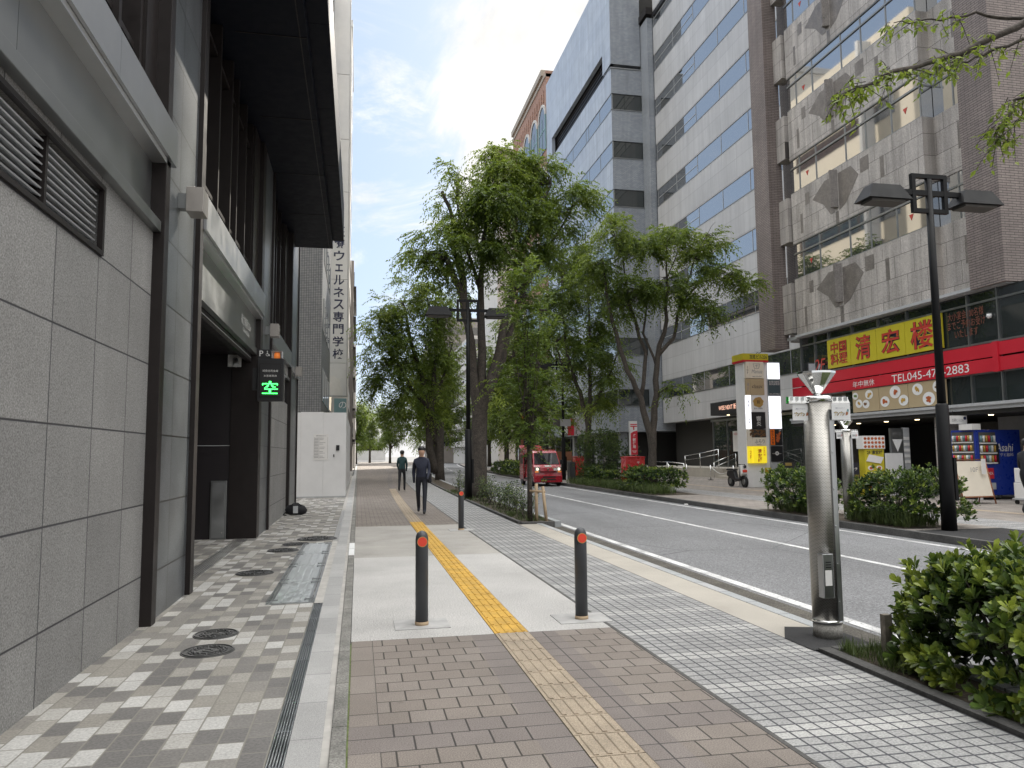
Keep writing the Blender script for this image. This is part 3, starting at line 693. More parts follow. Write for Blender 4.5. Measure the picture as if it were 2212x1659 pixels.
# overhanging canopy
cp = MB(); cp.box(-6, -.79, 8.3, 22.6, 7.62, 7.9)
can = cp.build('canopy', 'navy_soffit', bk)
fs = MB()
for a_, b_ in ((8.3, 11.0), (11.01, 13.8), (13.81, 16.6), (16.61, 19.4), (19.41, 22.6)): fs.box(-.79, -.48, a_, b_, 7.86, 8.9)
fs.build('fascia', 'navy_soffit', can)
sj = MB()
for yy in (11, 13.8, 16.6, 19.4): sj.box(-1.8, -.79, yy-.008, yy+.008, 7.612, 7.62)
sj.box(-.90, -.885, 8.3, 22.6, 7.612, 7.62)
sj.build('soffit_joint', 'bronze', can)
cw = MB(); cw.box(-14, -7.3, -3, 24.0, 0, 15.0); cw.box(-7.3, -2.30, -3, 8.98, 0, 15.0); cw.box(-7.3, -2.30, 15.22, 24.0, 0, 15.0); cw.box(-7.3, -2.30, 9.0, 15.2, 3.56, 15.0)
cw.build('core_wall', 'taupe_wall', bk)
MB().box(-2.30, WX, 24.05, 24.12, 0, 9).build('end_glass', 'glass_shop', bk)
# wall lamps (fixed)
def wall_lamp(yc, z, x0=WX+.045):
    a = MB(); a.box(x0+.09, x0+.26, yc-.13, yc+.13, z-.13, z+.13)
    l = a.build('wall_lamp', 'lampbox', bk, bevel=.004)
    MB().box(x0, x0+.09, yc-.06, yc+.06, z-.08, z+.08).build('bracket', 'steel_satin', l)
wall_lamp(8.25, 4.16); wall_lamp(15.9, 4.05); wall_lamp(22.3, 3.92)
# garage security camera
cam_ = empty('security_camera', (-2.28, 14.9, 3.3), 'small dome security camera on a square white plate inside the dark garage entrance', 'security camera')
MB().box(-2.42, -2.18, 14.96, 14.985, 3.2, 3.43).build('mounting_plate', 'white_paint', cam_)
MB().tube([(-2.28, 14.96, 3.33), (-2.28, 14.86, 3.33)], .035, 12).build('arm', 'grey_paint', cam_)
hb = MB(); hb.tube([(-2.27, 14.90, 3.33), (-2.25, 14.8, 3.25), (-2.23, 14.72, 3.20)], [.04, .055, .04], 12); hb.build('camera_head', 'grey_paint', cam_)

# illuminated parking sign
ps = empty('parking_sign', (-1.55, 14.2, 2.5), 'black projecting parking sign with glowing green vacancy character and an orange beacon on top', 'sign')
MB().box(-1.78, -1.335, 14.14, 14.34, 2.5, 3.27).build('housing', 'black_metal', ps, bevel=.008)
fr = MB(); fr.box(-1.745, -1.37, 14.128, 14.14, 2.57, 3.17); fa = fr.build('face_panel', 'bronze', ps)
MB().box(-1.735, -1.38, 14.122, 14.129, 2.58, 3.16).build('black_glass', 'black_metal', fa)
text('城南信用金庫', (-1.557, 14.118, 3.04), .042, 'paper', fa, right=EAST, w_=.27)
text('お客様専用', (-1.557, 14.118, 2.95), .038, 'paper', fa, right=EAST, w_=.22)
# LED matrix character drawn with dots
rows = ["......##......", "......##......", "##############", "#....#..#....#", "....##..##....", "...##....###..", "..#............", "..############", "......##......", "......##......", "......##......", "##############"]
ld = MB()
for i, r_ in enumerate(rows):
    for j, ch in enumerate(r_):
        if ch == '#':
            x = -1.557+(j-6.5)*.0192; z = 2.845-i*.0192; ld.box(x-.0078, x+.0078, 14.112, 14.122, z-.0078, z+.0078)
ld.build('led_display', 'led_green', fa)
MB().box(-1.78, -1.555, 14.15, 14.25, 3.275, 3.43).build('header', 'black_metal', ps)
hd = ps.children[-1]
text('P', (-1.72, 14.148, 3.355), .10, 'white_paint', hd, right=EAST)
wc = MB(); wc.tube([(-1.618, 14.146, 3.395), (-1.618, 14.144, 3.395)], .009, 10)
wc.tube([(-1.617, 14.145, 3.38), (-1.612, 14.145, 3.345), (-1.588, 14.145, 3.342), (-1.578, 14.145, 3.312), (-1.568, 14.145, 3.315)], .005, 6)
wc.tube([(-1.614+.026*math.cos(t), 14.145, 3.335+.026*math.sin(t)) for t in [2.2+.35*k for k in range(13)]], .004, 6)
wc.build('wheelchair_symbol', 'white_paint', hd)
bc = MB(); bc.lathe(-1.455, 14.22, [(.055, 3.275), (.055, 3.33), (.05, 3.365), (.04, 3.38), (0, 3.382)], 16); bc.build('beacon', 'lamp_amber', ps)
bx = MB(); bx.box(-1.54, -1.36, 14.13, 14.30, 3.395, 3.40); bx.box(-1.54, -1.532, 14.13, 14.30, 3.27, 3.395); bx.box(-1.368, -1.36, 14.13, 14.30, 3.27, 3.395); bx.build('beacon_guard', 'grey_paint', ps)
MB().box(-1.87, -1.78, 14.2, 14.28, 2.7, 3.1).build('bracket', 'black_metal', ps)

# paving ironwork
def manhole(x, y, r, label):
    mb = MB(); mb.tube([(x, y, 0), (x, y, .006)], r, 40)
    for k, (r0, r1) in enumerate(((.95, .90), (.72, .66), (.46, .41), (.2, .13))):
        n = 40
        for i in range(n):
            if k in (1, 2) and i % 5 == 0: continue
            t0, t1 = 2*math.pi*i/n, 2*math.pi*(i+1)/n
            mb.prism([(x+r*a*math.cos(t_), y+r*a*math.sin(t_)) for a, t_ in ((r0, t0), (r0, t1), (r1, t1), (r1, t0))], .006, .013, 'Z')
    for i in range(16):
        t = 2*math.pi*i/16; mb.tube([(x+r*.52*math.cos(t), y+r*.52*math.sin(t), .01), (x+r*.62*math.cos(t), y+r*.62*math.sin(t), .01)], .012*r/.2, 5)
    solo('manhole_cover', mb, 'cast_iron', (x, y, 0), label, 'manhole cover', 'round iron covers in the grey paving')
manhole(-1.13, 6.42, .20, 'round iron manhole cover nearest to the camera in the grey block paving')
manhole(-1.17, 7.0, .185, 'round iron manhole cover second nearest, just behind the closest one')
manhole(-1.30, 10.5, .24, 'round iron manhole cover on its own in front of the garage opening')
manhole(-1.17, 12.9, .25, 'round iron manhole cover left of the silver hatch, nearer of the close pair')
manhole(-1.03, 13.75, .23, 'round iron manhole cover left of the silver hatch, farther of the close pair')
manhole(-.72, 14.55, .36, 'large round iron manhole cover beyond the far end of the silver hatch')
hroot = empty('floor_hatch', (-.66, 11, 0), 'long silver checker plate hatch set in the grey block paving', 'hatch')
hf = MB()
for x in (-.90, -.865, -.475, -.44): hf.box(x-.012, x+.012, 8.26, 13.75, -.01, .012)
for yy in (8.26, 13.75): hf.box(-.91, -.43, yy-.015, yy+.015, -.01, .012)
hf.build('frame', 'steel_brushed', hroot)
for k in range(4):
    y0 = 8.29+k*1.362
    pl = MB(); pl.box(-.85, -.49, y0, y0+1.345, -.01, .007)
    for x in (-.76, -.67, -.58): pl.box(x-.006, x+.006, y0, y0+1.345, .007, .012)
    o = pl.build('hatch_panel', 'tread_plate', hroot)
    hn = MB()
    for yy in (y0+.12, y0+1.22):
        for x in (-.855, -.485): hn.box(x-.05, x+.05, yy-.012, yy+.012, .012, .02); hn.box(x-.05, x-.035, yy-.05, yy+.05, .012, .02)
    hn.build('hinge', 'steel_satin', o)
for (y0, y1, lab) in ((-3, 8.2, 'slotted steel drain channel running along the near grey paving edge'), (14.2, 22, 'slotted steel drain channel continuing beyond the silver hatch')):
    tr = empty('trench_drain', (-.385, (y0+y1)/2, 0), lab, 'drain', 'drain channels in the grey paving')
    MB().box(-.43, -.34, y0, y1, -.04, -.03).build('channel', 'black_metal', tr)
    gr = MB()
    for k in range(6): x = -.423+k*.0152; gr.box(x-.0038, x+.0038, y0, y1, -.03, .002)
    n_ = int((y1-y0)/.5)
    for k in range(n_+1): gr.box(-.43, -.34, y0+.5*k-.004, y0+.5*k+.004, -.03, -.003)
    gr.build('grating', 'steel_brushed', tr)
th = MB()
for k in range(6): th.box(-2.0-k*.035, -1.98-k*.035, 9.3, 14.9, -.01, .004)
solo('threshold_drain', th, 'steel_brushed', (-2.05, 12, 0), 'grooved steel threshold strip across the garage entrance floor', 'drain')
# black holdall on the paving
bg_ = empty('holdall_bag', (-1.55, 20.6, 0), 'black soft bag lying on the paving at the foot of the far wall', 'bag')
hb = MB(); hb.tube([(-1.80, 20.62, .10), (-1.74, 20.6, .13), (-1.55, 20.58, .16), (-1.38, 20.58, .12), (-1.30, 20.6, .08)], [.07, .125, .155, .12, .05], 14); hb.build('bag_body', 'cloth_black', bg_)
MB().box(-1.62, -1.5, 20.42, 20.435, .06, .24).build('pocket', 'grey_paint', bg_)
hs = MB(); hs.tube([(-1.70, 20.5, .24), (-1.62, 20.45, .30), (-1.5, 20.45, .31), (-1.42, 20.5, .24)], .014, 6); hs.tube([(-1.82, 20.5, .08), (-1.86, 20.45, .02), (-1.78, 20.4, .012)], .014, 6); hs.build('strap', 'rubber', bg_)

# ------------------------------------------------------------------ hoarding and buildings farther along the left side
ho = empty('site_hoarding', (-1.4, 29, 0), 'plain white construction hoarding closing the end of the grey paving', 'hoarding')
h_ = MB()
for k in range(3): h_.box(-2.9+k*.82, -2.9+k*.82+.815, 29.0, 29.04, .04, 3.13 if k != 1 else 3.15)
h_.build('panel', 'white_panel', ho)
h_ = MB()
for k in range(12): h_.box(-.47, -.44, 29.05+1.2*k, 29.05+1.2*k+1.19, .04, 3.12)
h_.build('side_panel', 'white_panel', ho)
MB().box(-2.9, -.43, 28.97, 29.0, 0, .05).build('base_rail', 'grey_paint', ho)
MB().box(-.80, -.68, 28.97, 29.0, 1.72, 1.92).build('lock_box', 'black_metal', ho); MB().box(-.90, -.86, 28.97, 29.0, 1.48, 1.58).build('latch', 'black_metal', ho)
nt_ = empty('notice_sheet', (-1.36, 28.99, 1.9), 'white printed notice sheet taped to the white hoarding', 'notice')
MB().box(-1.62, -1.08, 28.988, 28.998, 1.38, 2.33).build('sheet', 'paper', nt_)
text('建築計画のお知らせ', (-1.35, 28.985, 2.27), .05, 'ink_grey', nt_, right=EAST, w_=.36)
ln = MB()
for k in range(14):
    z = 2.18-.055*k
    ln.box(-1.58, -1.44, 28.984, 28.987, z-.008, z+.008)
    if k % 3 != 2: ln.box(-1.40, -1.40+random.uniform(.12, .26), 28.984, 28.987, z-.006, z+.006)
for x in (-1.59, -1.42, -1.11): ln.box(x-.003, x+.003, 28.984, 28.987, 1.42, 2.22)
ln.build('printed_lines', 'ink_grey', nt_)

tb = empty('tiled_apartment', (-3, 38, 0), 'grey tiled apartment block rising behind the white hoarding', 'building')
MB().box(-9, -1.62, 34, 44, 0, 24).build('wall', 'grey_tile', tb)
wn = MB()
for z in (4, 7.2, 10.4, 13.6, 16.8, 20): wn.box(-1.66, -1.60, 35.2, 42.5, z, z+1.5)
wn.build('window', 'glass_office', tb)
for z in (4, 7.2, 10.4, 13.6, 16.8, 20):
    for yy in (35.2, 37.6, 40, 42.5): MB().box(-1.62, -1.57, yy-.05, yy+.05, z, z+1.5).build('window_frame', 'steel_satin', tb)

sb = empty('school_building', (-5, 54, 0), 'cream walled school building behind the tall vertical white sign', 'building')
MB().box(-16, -2.1, 46, 62, 0, 34).build('wall', 'cream_wall', sb)
wn = MB()
for z in np.arange(3.5, 31, 3.9): wn.box(-2.16, -2.07, 48, 61, float(z), float(z)+1.4)
wn.build('window', 'glass_office', sb)
vs = empty('vertical_sign', (-1.3, 50, 6), 'tall white vertical sign with large dark characters projecting over the grey paving', 'sign')
pn = MB()
for z0, z1 in ((5.4, 7.5), (7.52, 13.0), (13.02, 18.9), (18.92, 22.5), (22.52, 27), (27.02, 33.5)): pn.box(-1.86, -.78, 50, 50.28, z0, z1)
board = pn.build('sign_board', 'white_panel', vs, bevel=.02)
fr = MB()
for x in (-1.90, -.78): fr.box(x, x+.04, 49.97, 50.3, 5.35, 33.5)
fr.box(-1.9, -.74, 49.97, 50.3, 5.33, 5.4); fr.build('frame', 'grey_paint', vs)
chars = '医療ウェルネス専門学校'
for k, ch in enumerate(chars):
    text(ch, (-1.34, 49.995, 16.22-.81*k), .66 if ch not in 'ェ' else .48, 'ink_blue', board, 'lettering', right=EAST, w_=.68 if ch != 'ェ' else .5, bold=.018)
mpb = MB(); mpb.prism([(-1.84, 5.45), (-1.05, 5.45), (-1.0, 5.7), (-1.15, 6.05), (-1.2, 6.5), (-1.45, 6.55), (-1.55, 6.65), (-1.84, 6.7)], 49.985, 49.999, 'Y'); mpb.build('map_motif', 'paper', vs)
br = MB()
for z in (7.4, 12.2, 17, 22, 27, 31.5): br.box(-2.15, -1.88, 50.04, 50.24, z, z+.62); br.box(-2.15, -1.86, 50.0, 50.28, z+.62, z+.70)
br.build('bracket', 'steel_satin', vs)
gs = empty('green_sign', (-1.2, 47, 3), 'small green shop sign with white writing under the tall white vertical sign', 'sign')
MB().box(-1.45, -.72, 47, 47.15, 3.2, 5.0).build('sign_board', 'teal_frame', gs); text('の', (-.95, 46.99, 4.6), .4, 'white_paint', gs, right=EAST)
cb_ = empty('beige_tower', (-6, 70, 0), 'tall beige building edge just beyond the vertical sign', 'building')
MB().box(-18, -.86, 64, 76, 0, 38.5).build('wall', 'offwhite_wall', cb_); MB().box(-18, -.8, 63.9, 76.1, 38.5, 39.1).build('parapet', 'grey_paint', cb_)
wn = MB()
for z in np.arange(4, 36, 3.4): wn.box(-.95, -.84, 65, 75, float(z), float(z)+1.6)
wn.build('window', 'glass_office', cb_)
db = empty('brown_block', (-6, 86, 0), 'dark brown office block low beyond the beige building on the left', 'building')
MB().box(-18, -.62, 80, 96, 0, 22).build('wall', 'taupe_wall', db); wf = MB()
for z in np.arange(3.5, 21, 3.2): wf.box(-.66, -.55, 81, 95, float(z), float(z)+1.5)
wf.build('window', 'glass_dark', db)
wf = MB()
for z in np.arange(3.0, 22, 3.2): wf.box(-.62, -.35, 80, 96, float(z), float(z)+.25)
wf.build('balcony_slab', 'bronze', db)
fb = empty('far_block', (-6, 116, 0), 'pale low office block farthest along the left side of the street', 'building')
MB().box(-20, -.4, 100, 140, 0, 16).build('wall', 'offwhite_wall', fb); wf = MB()
for z in np.arange(3.5, 15, 3.2): wf.box(-.5, -.36, 101, 139, float(z), float(z)+1.5)
wf.build('window', 'glass_dark', fb)


# ------------------------------------------------------------------ right side: brown granite restaurant building
rb = empty('restaurant_building', (18.5, 25, 0), 'brown granite and brick building with the Chinese restaurant on its glazed lower floors', 'building')
FX = 18.5
core = MB(); core.box(19.35, 34, 21.5, 31.2, 6.5, 42); core.box(19.6, 34, 18.7, 21.5, 6.5, 42); core.build('core_wall', 'brown_brick', rb)
rows = [(8.95, 10.52), (12.74, 14.28), (16.5, 18.02), (20.27, 21.8), (24.0, 25.5), (27.8, 29.3), (31.5, 33.0), (35.3, 36.8)]
edges = [6.5]+[z for r_ in rows for z in r_]+[42]
for k in range(0, len(edges), 2):
    z0, z1 = edges[k], edges[k+1]
    g = MB(); g.box(FX, 19.35, 21.4, 29.3, z0, z1); g.box(18.95, 19.6, 19.7, 21.4, z0, z1); g.box(18.38, 18.9, 29.42, 30.1, z0+.15, z1-.1)
    sp_ = g.build('granite_spandrel', 'pink_granite', rb)
    if k > 8: continue
    zt = z1
    # dark V-shaped inlay with the projecting fin in its middle, and small dark blocks
    inl = lambda fn, *a: getattr(MB(), fn)(*a).build('dark_inlay', 'dark_granite', sp_)
    inl('prism', [(26.9, zt-.25), (27.75, zt-.75), (27.0, zt-1.2), (26.55, zt-1.75), (26.3, zt-1.75), (26.3, zt-.25)], FX-.006, FX+.05, 'X')
    inl('prism', [(26.0, zt-.25), (26.0, zt-1.75), (25.6, zt-1.6), (24.75, zt-.75), (25.2, zt-.25)], FX-.006, FX+.05, 'X')
    for b_ in ((24.15, 24.65, zt-.75, zt-.2), (27.95, 28.25, zt-.8, zt-.3), (28.5, 28.66, z0+.3, z0+1.15), (23.35, 23.55, zt-1.35, zt-.55), (26.05, 26.25, z0, zt-1.75)): inl('box', FX-.006, FX+.05, *b_)
    inl('box', 18.944, 19.0, 20.25, 20.4, zt-1.5, zt-.6)
    f = MB(); f.prism([(FX, 26.30), (FX-.26, 26.22), (FX-.26, 26.14), (FX, 26.04)], zt-1.6, zt-.08, 'Z'); f.build('fin', 'dark_granite', sp_)
for i, (z0, z1) in enumerate(rows):
    wn = MB(); wn.box(18.555, 19.3, 21.42, 29.3, z0, z1); wn.box(18.985, 19.55, 19.7, 21.4, z0, z1)
    wo = wn.build('window', 'glass_bright', rb)
    f = MB(); zt = z0+1.12
    f.box(18.51, 18.56, 21.42, 29.3, zt-.035, zt+.035); f.box(18.51, 18.56, 21.42, 29.3, z0, z0+.04); f.box(18.51, 18.56, 21.42, 29.3, z1-.04, z1)
    f.box(18.95, 19.0, 19.75, 21.36, zt-.035, zt+.035)
    for yy in (28.65, 27.45, 25.5, 24.3, 22.9, 21.47): f.box(18.53, 18.565, yy-.022, yy+.022, z0, z1)
    f.box(18.62, 18.99, 21.40, 21.42, zt-.03, zt+.03); f.box(18.96, 19.0, 20.5, 20.54, z0, z1)
    f.build('frame', 'steel_satin', wo)
    am = MB()
    for yy in (28.1, 22.2):
        if i % 3 == 2 and yy < 25: continue
        am.prism([(yy-.11, z0+.66), (yy+.11, z0+.66), (yy, z0+.45)], 18.547, 18.553, 'X')
    am.build('access_mark', 'letter_red', wo)
pr = MB(); pr.box(17.92, 18.6, 30.1, 31.35, 6.05, 42); pr.build('brick_pier', 'brown_brick', rb)
cl = MB(); cl.box(18.38, 32, 18.4, 19.7, 6.42, 42); cl.build('brick_pier', 'brown_brick', rb)
so = MB(); so.box(18.5, 34, 18.5, 30.1, 6.38, 6.5); so.box(18.42, 18.5, 19.7, 29.35, 6.42, 6.52); soff = so.build('soffit', 'grey_paint', rb)
dl = MB()
for yy in (28.4, 27.2, 26, 24.8, 23.6, 22.4, 21.2, 20): dl.tube([(18.95, yy, 6.365), (18.95, yy, 6.379)], .085, 14)
dl.build('downlight', 'lamp_warm', soff)
gl = MB(); gl.box(18.72, 20, 10, 29.4, 2.95, 6.38); gw = gl.build('shop_glazing', 'glass_shop', rb)
f = MB()
for yy in (29.38, 28.35, 27.4, 25.9, 24.4, 22.9, 21.4, 20.2, 19.05, 17.0, 15, 13): f.box(18.66, 18.73, yy-.025, yy+.025, 2.95, 6.38)
for z in (3.86, 4.78, 6.05): f.box(18.67, 18.73, 10, 29.4, z-.03, z+.03)
f.build('frame', 'steel_satin', gw)
lg = MB(); lg.box(18.40, 20.0, 10, 29.9, 2.74, 2.94); lg.box(18.34, 18.45, 10, 29.9, 2.86, 2.95); lg.build('ledge', 'grey_paint', rb)
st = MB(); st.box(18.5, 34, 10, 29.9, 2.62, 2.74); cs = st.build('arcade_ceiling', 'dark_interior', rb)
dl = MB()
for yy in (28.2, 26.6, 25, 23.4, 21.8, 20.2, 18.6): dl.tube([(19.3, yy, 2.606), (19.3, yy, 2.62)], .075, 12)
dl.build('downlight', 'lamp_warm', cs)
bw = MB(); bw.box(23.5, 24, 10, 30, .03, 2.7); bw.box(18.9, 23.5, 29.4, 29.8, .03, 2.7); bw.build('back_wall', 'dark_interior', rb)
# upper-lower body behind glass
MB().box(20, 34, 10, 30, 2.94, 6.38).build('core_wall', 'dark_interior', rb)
for (a_, b_, x0) in ((21.35, 21.95, 18.75), (12.0, 12.8, 18.75), (27.3, 27.7, 19.2)):
    MB().box(x0, x0+.65, a_, b_, .03, 2.62).build('column', 'pink_granite' if x0 < 19 else 'interior_mid', rb)
pw = MB(); pw.box(19.6, 19.8, 22.0, 26.5, .03, .62); pw.build('low_wall', 'interior_mid', rb)
MB().box(20.6, 20.75, 15, 21.3, .03, 2.6).build('shutter', 'grey_paint', rb)
MB().box(21.6, 21.9, 22, 24.2, .03, 2.5).build('inner_wall', 'interior_mid', rb)
# shop front graphics
ys = empty('restaurant_sign', (18.6, 24.4, 4.8), 'wide yellow restaurant sign with four big red characters across the glazed first floor', 'sign')
for a_, b_ in ((25.92, 27.37), (24.42, 25.90), (22.92, 24.40), (21.2, 22.90)):
    MB().box(18.60, 18.66, a_, b_, 4.85, 6.0).build('sign_panel', 'sign_yellow', ys)
def outl(ch, yc, zc, h, w_):
    text(ch, (18.60, yc, zc), h, 'ink', ys, 'outline', bold=.035, w_=w_+.05); text(ch, (18.594, yc, zc), h, 'letter_red', ys, 'lettering', w_=w_, bold=.012)
outl('中国\n料理', 26.64, 5.42, .92, 1.05)
outl('清', 25.15, 5.43, .92, .86); outl('宏', 23.66, 5.43, .88, .92); outl('楼', 22.1, 5.43, .95, 1.05)
text('2F', (18.66, 28.0, 5.08), .52, 'letter_red', ys, 'lettering', thick=.012, shear=.2)
text('大小宴会100名様\nまでご予約お受け\nいたします', (18.66, 20.25, 5.5), .85, 'letter_dim', ys, 'lettering', w_=1.5, thick=.012)
rs = empty('red_band', (18.6, 24, 3.8), 'long red band wrapped round the glazed front with white telephone number', 'sign')
r_ = MB(); r_.box(18.57, 18.655, 19.2, 29.95, 3.87, 4.27); r_.box(18.57, 18.655, 19.2, 29.95, 4.31, 4.72)
r_.box(18.57, 18.655, 10, 19.0, 3.87, 4.27); r_.box(18.57, 18.655, 10, 19.0, 4.33, 4.72); r_.box(18.53, 18.655, 19.0, 19.2, 3.84, 4.74)
r_.build('band', 'sign_red', rs)
text('年中無休', (18.57, 25.2, 4.06), .24, 'white_paint', rs, w_=1.25); text('TEL045-476-2883', (18.57, 21.9, 4.07), .27, 'white_paint', rs, w_=3.5)
fdp = empty('menu_banner', (18.6, 23.6, 3), 'gold banner showing plates of Chinese food below the red band', 'sign')
for a_, b_ in ((24.42, 25.92), (22.92, 24.40), (21.2, 22.90)): MB().box(18.60, 18.66, a_, b_, 3.0, 3.84).build('banner_panel', 'tan_sign', fdp)
M('food_a', (.42, .10, .03), .5, var=.5, scale=30); M('food_b', (.16, .08, .03), .5, var=.5, scale=30); M('food_c', (.45, .28, .06), .5, var=.5, scale=30); M('food_g', (.10, .20, .04), .5, var=.5, scale=30)
def disc(mb, y, z, ry, rz, x, n=20): mb.face([(x, y+ry*math.cos(-2*math.pi*i/n), z+rz*math.sin(-2*math.pi*i/n)) for i in range(n)][::-1])
dishes = [(25.55, 3.32, .2, 'food_c'), (25.75, 3.62, .17, 'food_g'), (25.15, 3.28, .2, 'food_b'), (24.95, 3.62, .22, 'food_c'), (24.1, 3.3, .24, 'food_a'), (23.55, 3.6, .28, 'food_a'), (23.15, 3.28, .24, 'food_c'),
          (22.45, 3.6, .25, 'food_c'), (21.95, 3.25, .28, 'food_a'), (21.5, 3.62, .25, 'food_b')]
for yy, z, r0, mt in dishes:
    pl_ = MB(); disc(pl_, yy, z, r0, r0*.8, 18.594); po_ = pl_.build('plate', 'white_paint', fdp); q_ = MB()
    for _ in range(9):
        a = random.uniform(0, 6.28); rr = r0*.42*random.random()
        disc(q_, yy+rr*math.cos(a), z+rr*.8*math.sin(a), r0*random.uniform(.14, .3), r0*random.uniform(.12, .24), 18.588-random.random()*.003, 7)
    q_.build('food', mt, po_)

# ------------------------------------------------------------------ white office building
ob = empty('office_building', (23.2, 46, 0), 'pale grey office building with long window bands beside the brown granite building', 'building')
OX = 23.2
core = MB(); core.box(23.9, 42, 32, 55.4, 3.85, 52); core.box(25.0, 42, 32, 55.4, 0, 3.85); core.build('core_wall', 'office_tile', ob)  # unseen top made taller to keep the sun off the street
zr = [(5.82, 7.12)]+[(9.83+3.752*i, 11.17+3.752*i) for i in range(11)]
ed = [3.85]+[z for r_ in zr for z in r_]+[52]
g = MB()
for k in range(0, len(ed), 2): g.box(OX, 23.92, 32, 55.4, ed[k], ed[k+1])
g.build('facade_band', 'office_tile', ob)
g = MB()
for z0, z1 in zr: g.box(OX-.02, OX+.04, 32, 55.4, z0-.05, z0)
g.build('sill', 'steel_satin', ob)
for z0, z1 in zr:
    wo = MB().box(OX+.04, 23.85, 32, 55.3, z0, z1).build('window', 'glass_office', ob)
    f = MB()
    for k in range(7): yy = 55.25-3.55*k; f.box(OX+.02, OX+.05, yy-.014, yy+.014, z0, z1)
    f.box(OX+.015, OX+.052, 32, 55.3, z1-.03, z1)
    f.box(OX+.02, OX+.05, 48.2, 55.3, z0+.62, z0+.66) if z0 > 9 else None
    f.build('frame', 'grey_paint', wo)
MB().box(OX-.05, OX+.3, 32, 55.4, 36.95, 37.3).build('dark_slot', 'black_metal', ob)  # solid black bar standing in for the dark slot
gd = MB(); gd.box(24.2, 24.4, 44.5, 55.4, .0, 3.85); gd.build('recess_wall', 'dark_interior', ob)
eg = MB(); eg.box(23.6, 23.7, 36, 47.8, .6, 3.7); e_ = eg.build('entrance_glazing', 'glass_shop', ob)
f = MB()
for yy in (47.8, 45.8, 43.8, 41.8, 39.8): f.box(23.55, 23.62, yy-.04, yy+.04, .6, 3.75)
f.box(23.5, 23.65, 36, 48, 3.6, 3.75); f.build('frame', 'steel_brushed', e_)
MB().box(23.59, 23.6, 44.3, 45.1, 1.6, 2.9).build('poster', 'paper', e_)
text('新横浜駅前郵便局', (23.6, 42.8, 3.05), .32, 'grey_paint', e_, w_=3.2)
text('NISA', (23.59, 44.7, 2.72), .16, 'letter_red', e_)
cn = MB(); cn.box(21.9, 23.25, 39.5, 44.7, 3.86, 4.66); cno = cn.build('entrance_canopy', 'black_metal', ob, bevel=.01)
text('WISE NEXT 新横浜', (21.9, 42.1, 4.28), .34, 'neon_peach', cno, w_=2.9)
dl = MB()
for yy in (43.5, 42, 40.5): dl.tube([(22.5, yy, 3.845), (22.5, yy, 3.859)], .09, 12)
dl.build('downlight', 'lamp_warm', cno)
sp = MB()
for k in range(4): sp.box(20.6+.36*k, 25, 35.2, 41.5, .03, .03+.15*(k+1)-.002*k)
sp.box(21.0, 25, 41.5, 55, .03, .60)
solo('entrance_steps', sp, 'concrete_beige', (21, 40, 0), 'beige stone steps and ramp in front of the post office entrance', 'steps')
def rail(pts, lab):
    r_ = empty('handrail', pts[0][0], lab, 'handrail', 'stainless handrails by the post office steps')
    mb = MB(); mb.tube([a for a, b in pts], .022, 8); mb.tube([(a[0], a[1], a[2]-.28) for a, b in pts], .016, 8); mb.build('rails', 'chrome', r_)
    for a, b in pts: MB().tube([(a[0], a[1], b), a], .024, 8).build('post', 'chrome', r_)
rail([((20.4, 51, .95), .03), ((20.4, 48.3, .95), .03), ((20.4, 45.6, .85), .03)], 'level stainless handrail beside the ramp near the tree')
rail([((20.9, 46.5, 1.35), .5), ((20.9, 44.3, 1.5), .6), ((20.9, 41.8, 1.72), .6)], 'sloping stainless handrail rising towards the glass entrance')
rail([((20.5, 41.6, .95), .03), ((21.9, 41.6, 1.5), .6)], 'short stainless handrail at the side of the steps')
for k, (a, b) in enumerate((((19.6, 46.2), (19.4, 43.0)), ((19.0, 39.0), (18.9, 36.2)))):
    r_ = empty('rope_barrier', (a[0], a[1], 0), ('white rope barrier on thin posts beside the ramp', 'white rope barrier on thin posts at the foot of the steps')[k], 'barrier', 'white rope barriers')
    for p_ in (a, b):
        MB().cyl(p_[0], p_[1], .03, .85, .025).build('post', 'chrome', r_); MB().cyl(p_[0], p_[1], .03, .06, .14).build('post_foot', 'rubber', r_)
    MB().tube(curve_pts((a[0], a[1], .8), (b[0], b[1], .8), -.14, 10), .018, 6).build('rope', 'white_rope', r_)

# ------------------------------------------------------------------ grey tiled tower
tw = empty('tiled_tower', (20.08, 60, 0), 'tall blue grey tiled office tower with ribbon windows and a blind top storey', 'building')
TX = 20.08
core = MB(); core.box(TX+.35, 36, 57.35, 78.6, 3.25, 33.2); core.box(TX+.8, 36, 57.8, 78.2, 33.2, 33.55)
core.box(22.75, 36, 55.6, 57.4, 3.25, 37)
core.build('core_wall', 'tower_tile', tw)
zr = [(5.3, 6.62), (9.38, 10.75), (13.42, 14.8), (17.45, 18.85), (21.5, 22.92), (25.57, 26.98), (29.66, 31.02)]
ed = [3.25]+[z for r_ in zr for z in r_]+[33.2]
g1 = MB(); g2 = MB()
for k in range(0, len(ed), 2):
    g1.box(TX+.004, 36, 57.0, 57.36, ed[k], ed[k+1]); g2.box(TX, TX+.36, 57.004, 78.6, ed[k], ed[k+1])
for z0, z1 in zr: g1.box(22.98, 36, 57.0, 57.36, z0, z1)
g1.build('facade_tile', 'tower_tile', tw); g2.build('facade_panel', 'tower_panel', tw)
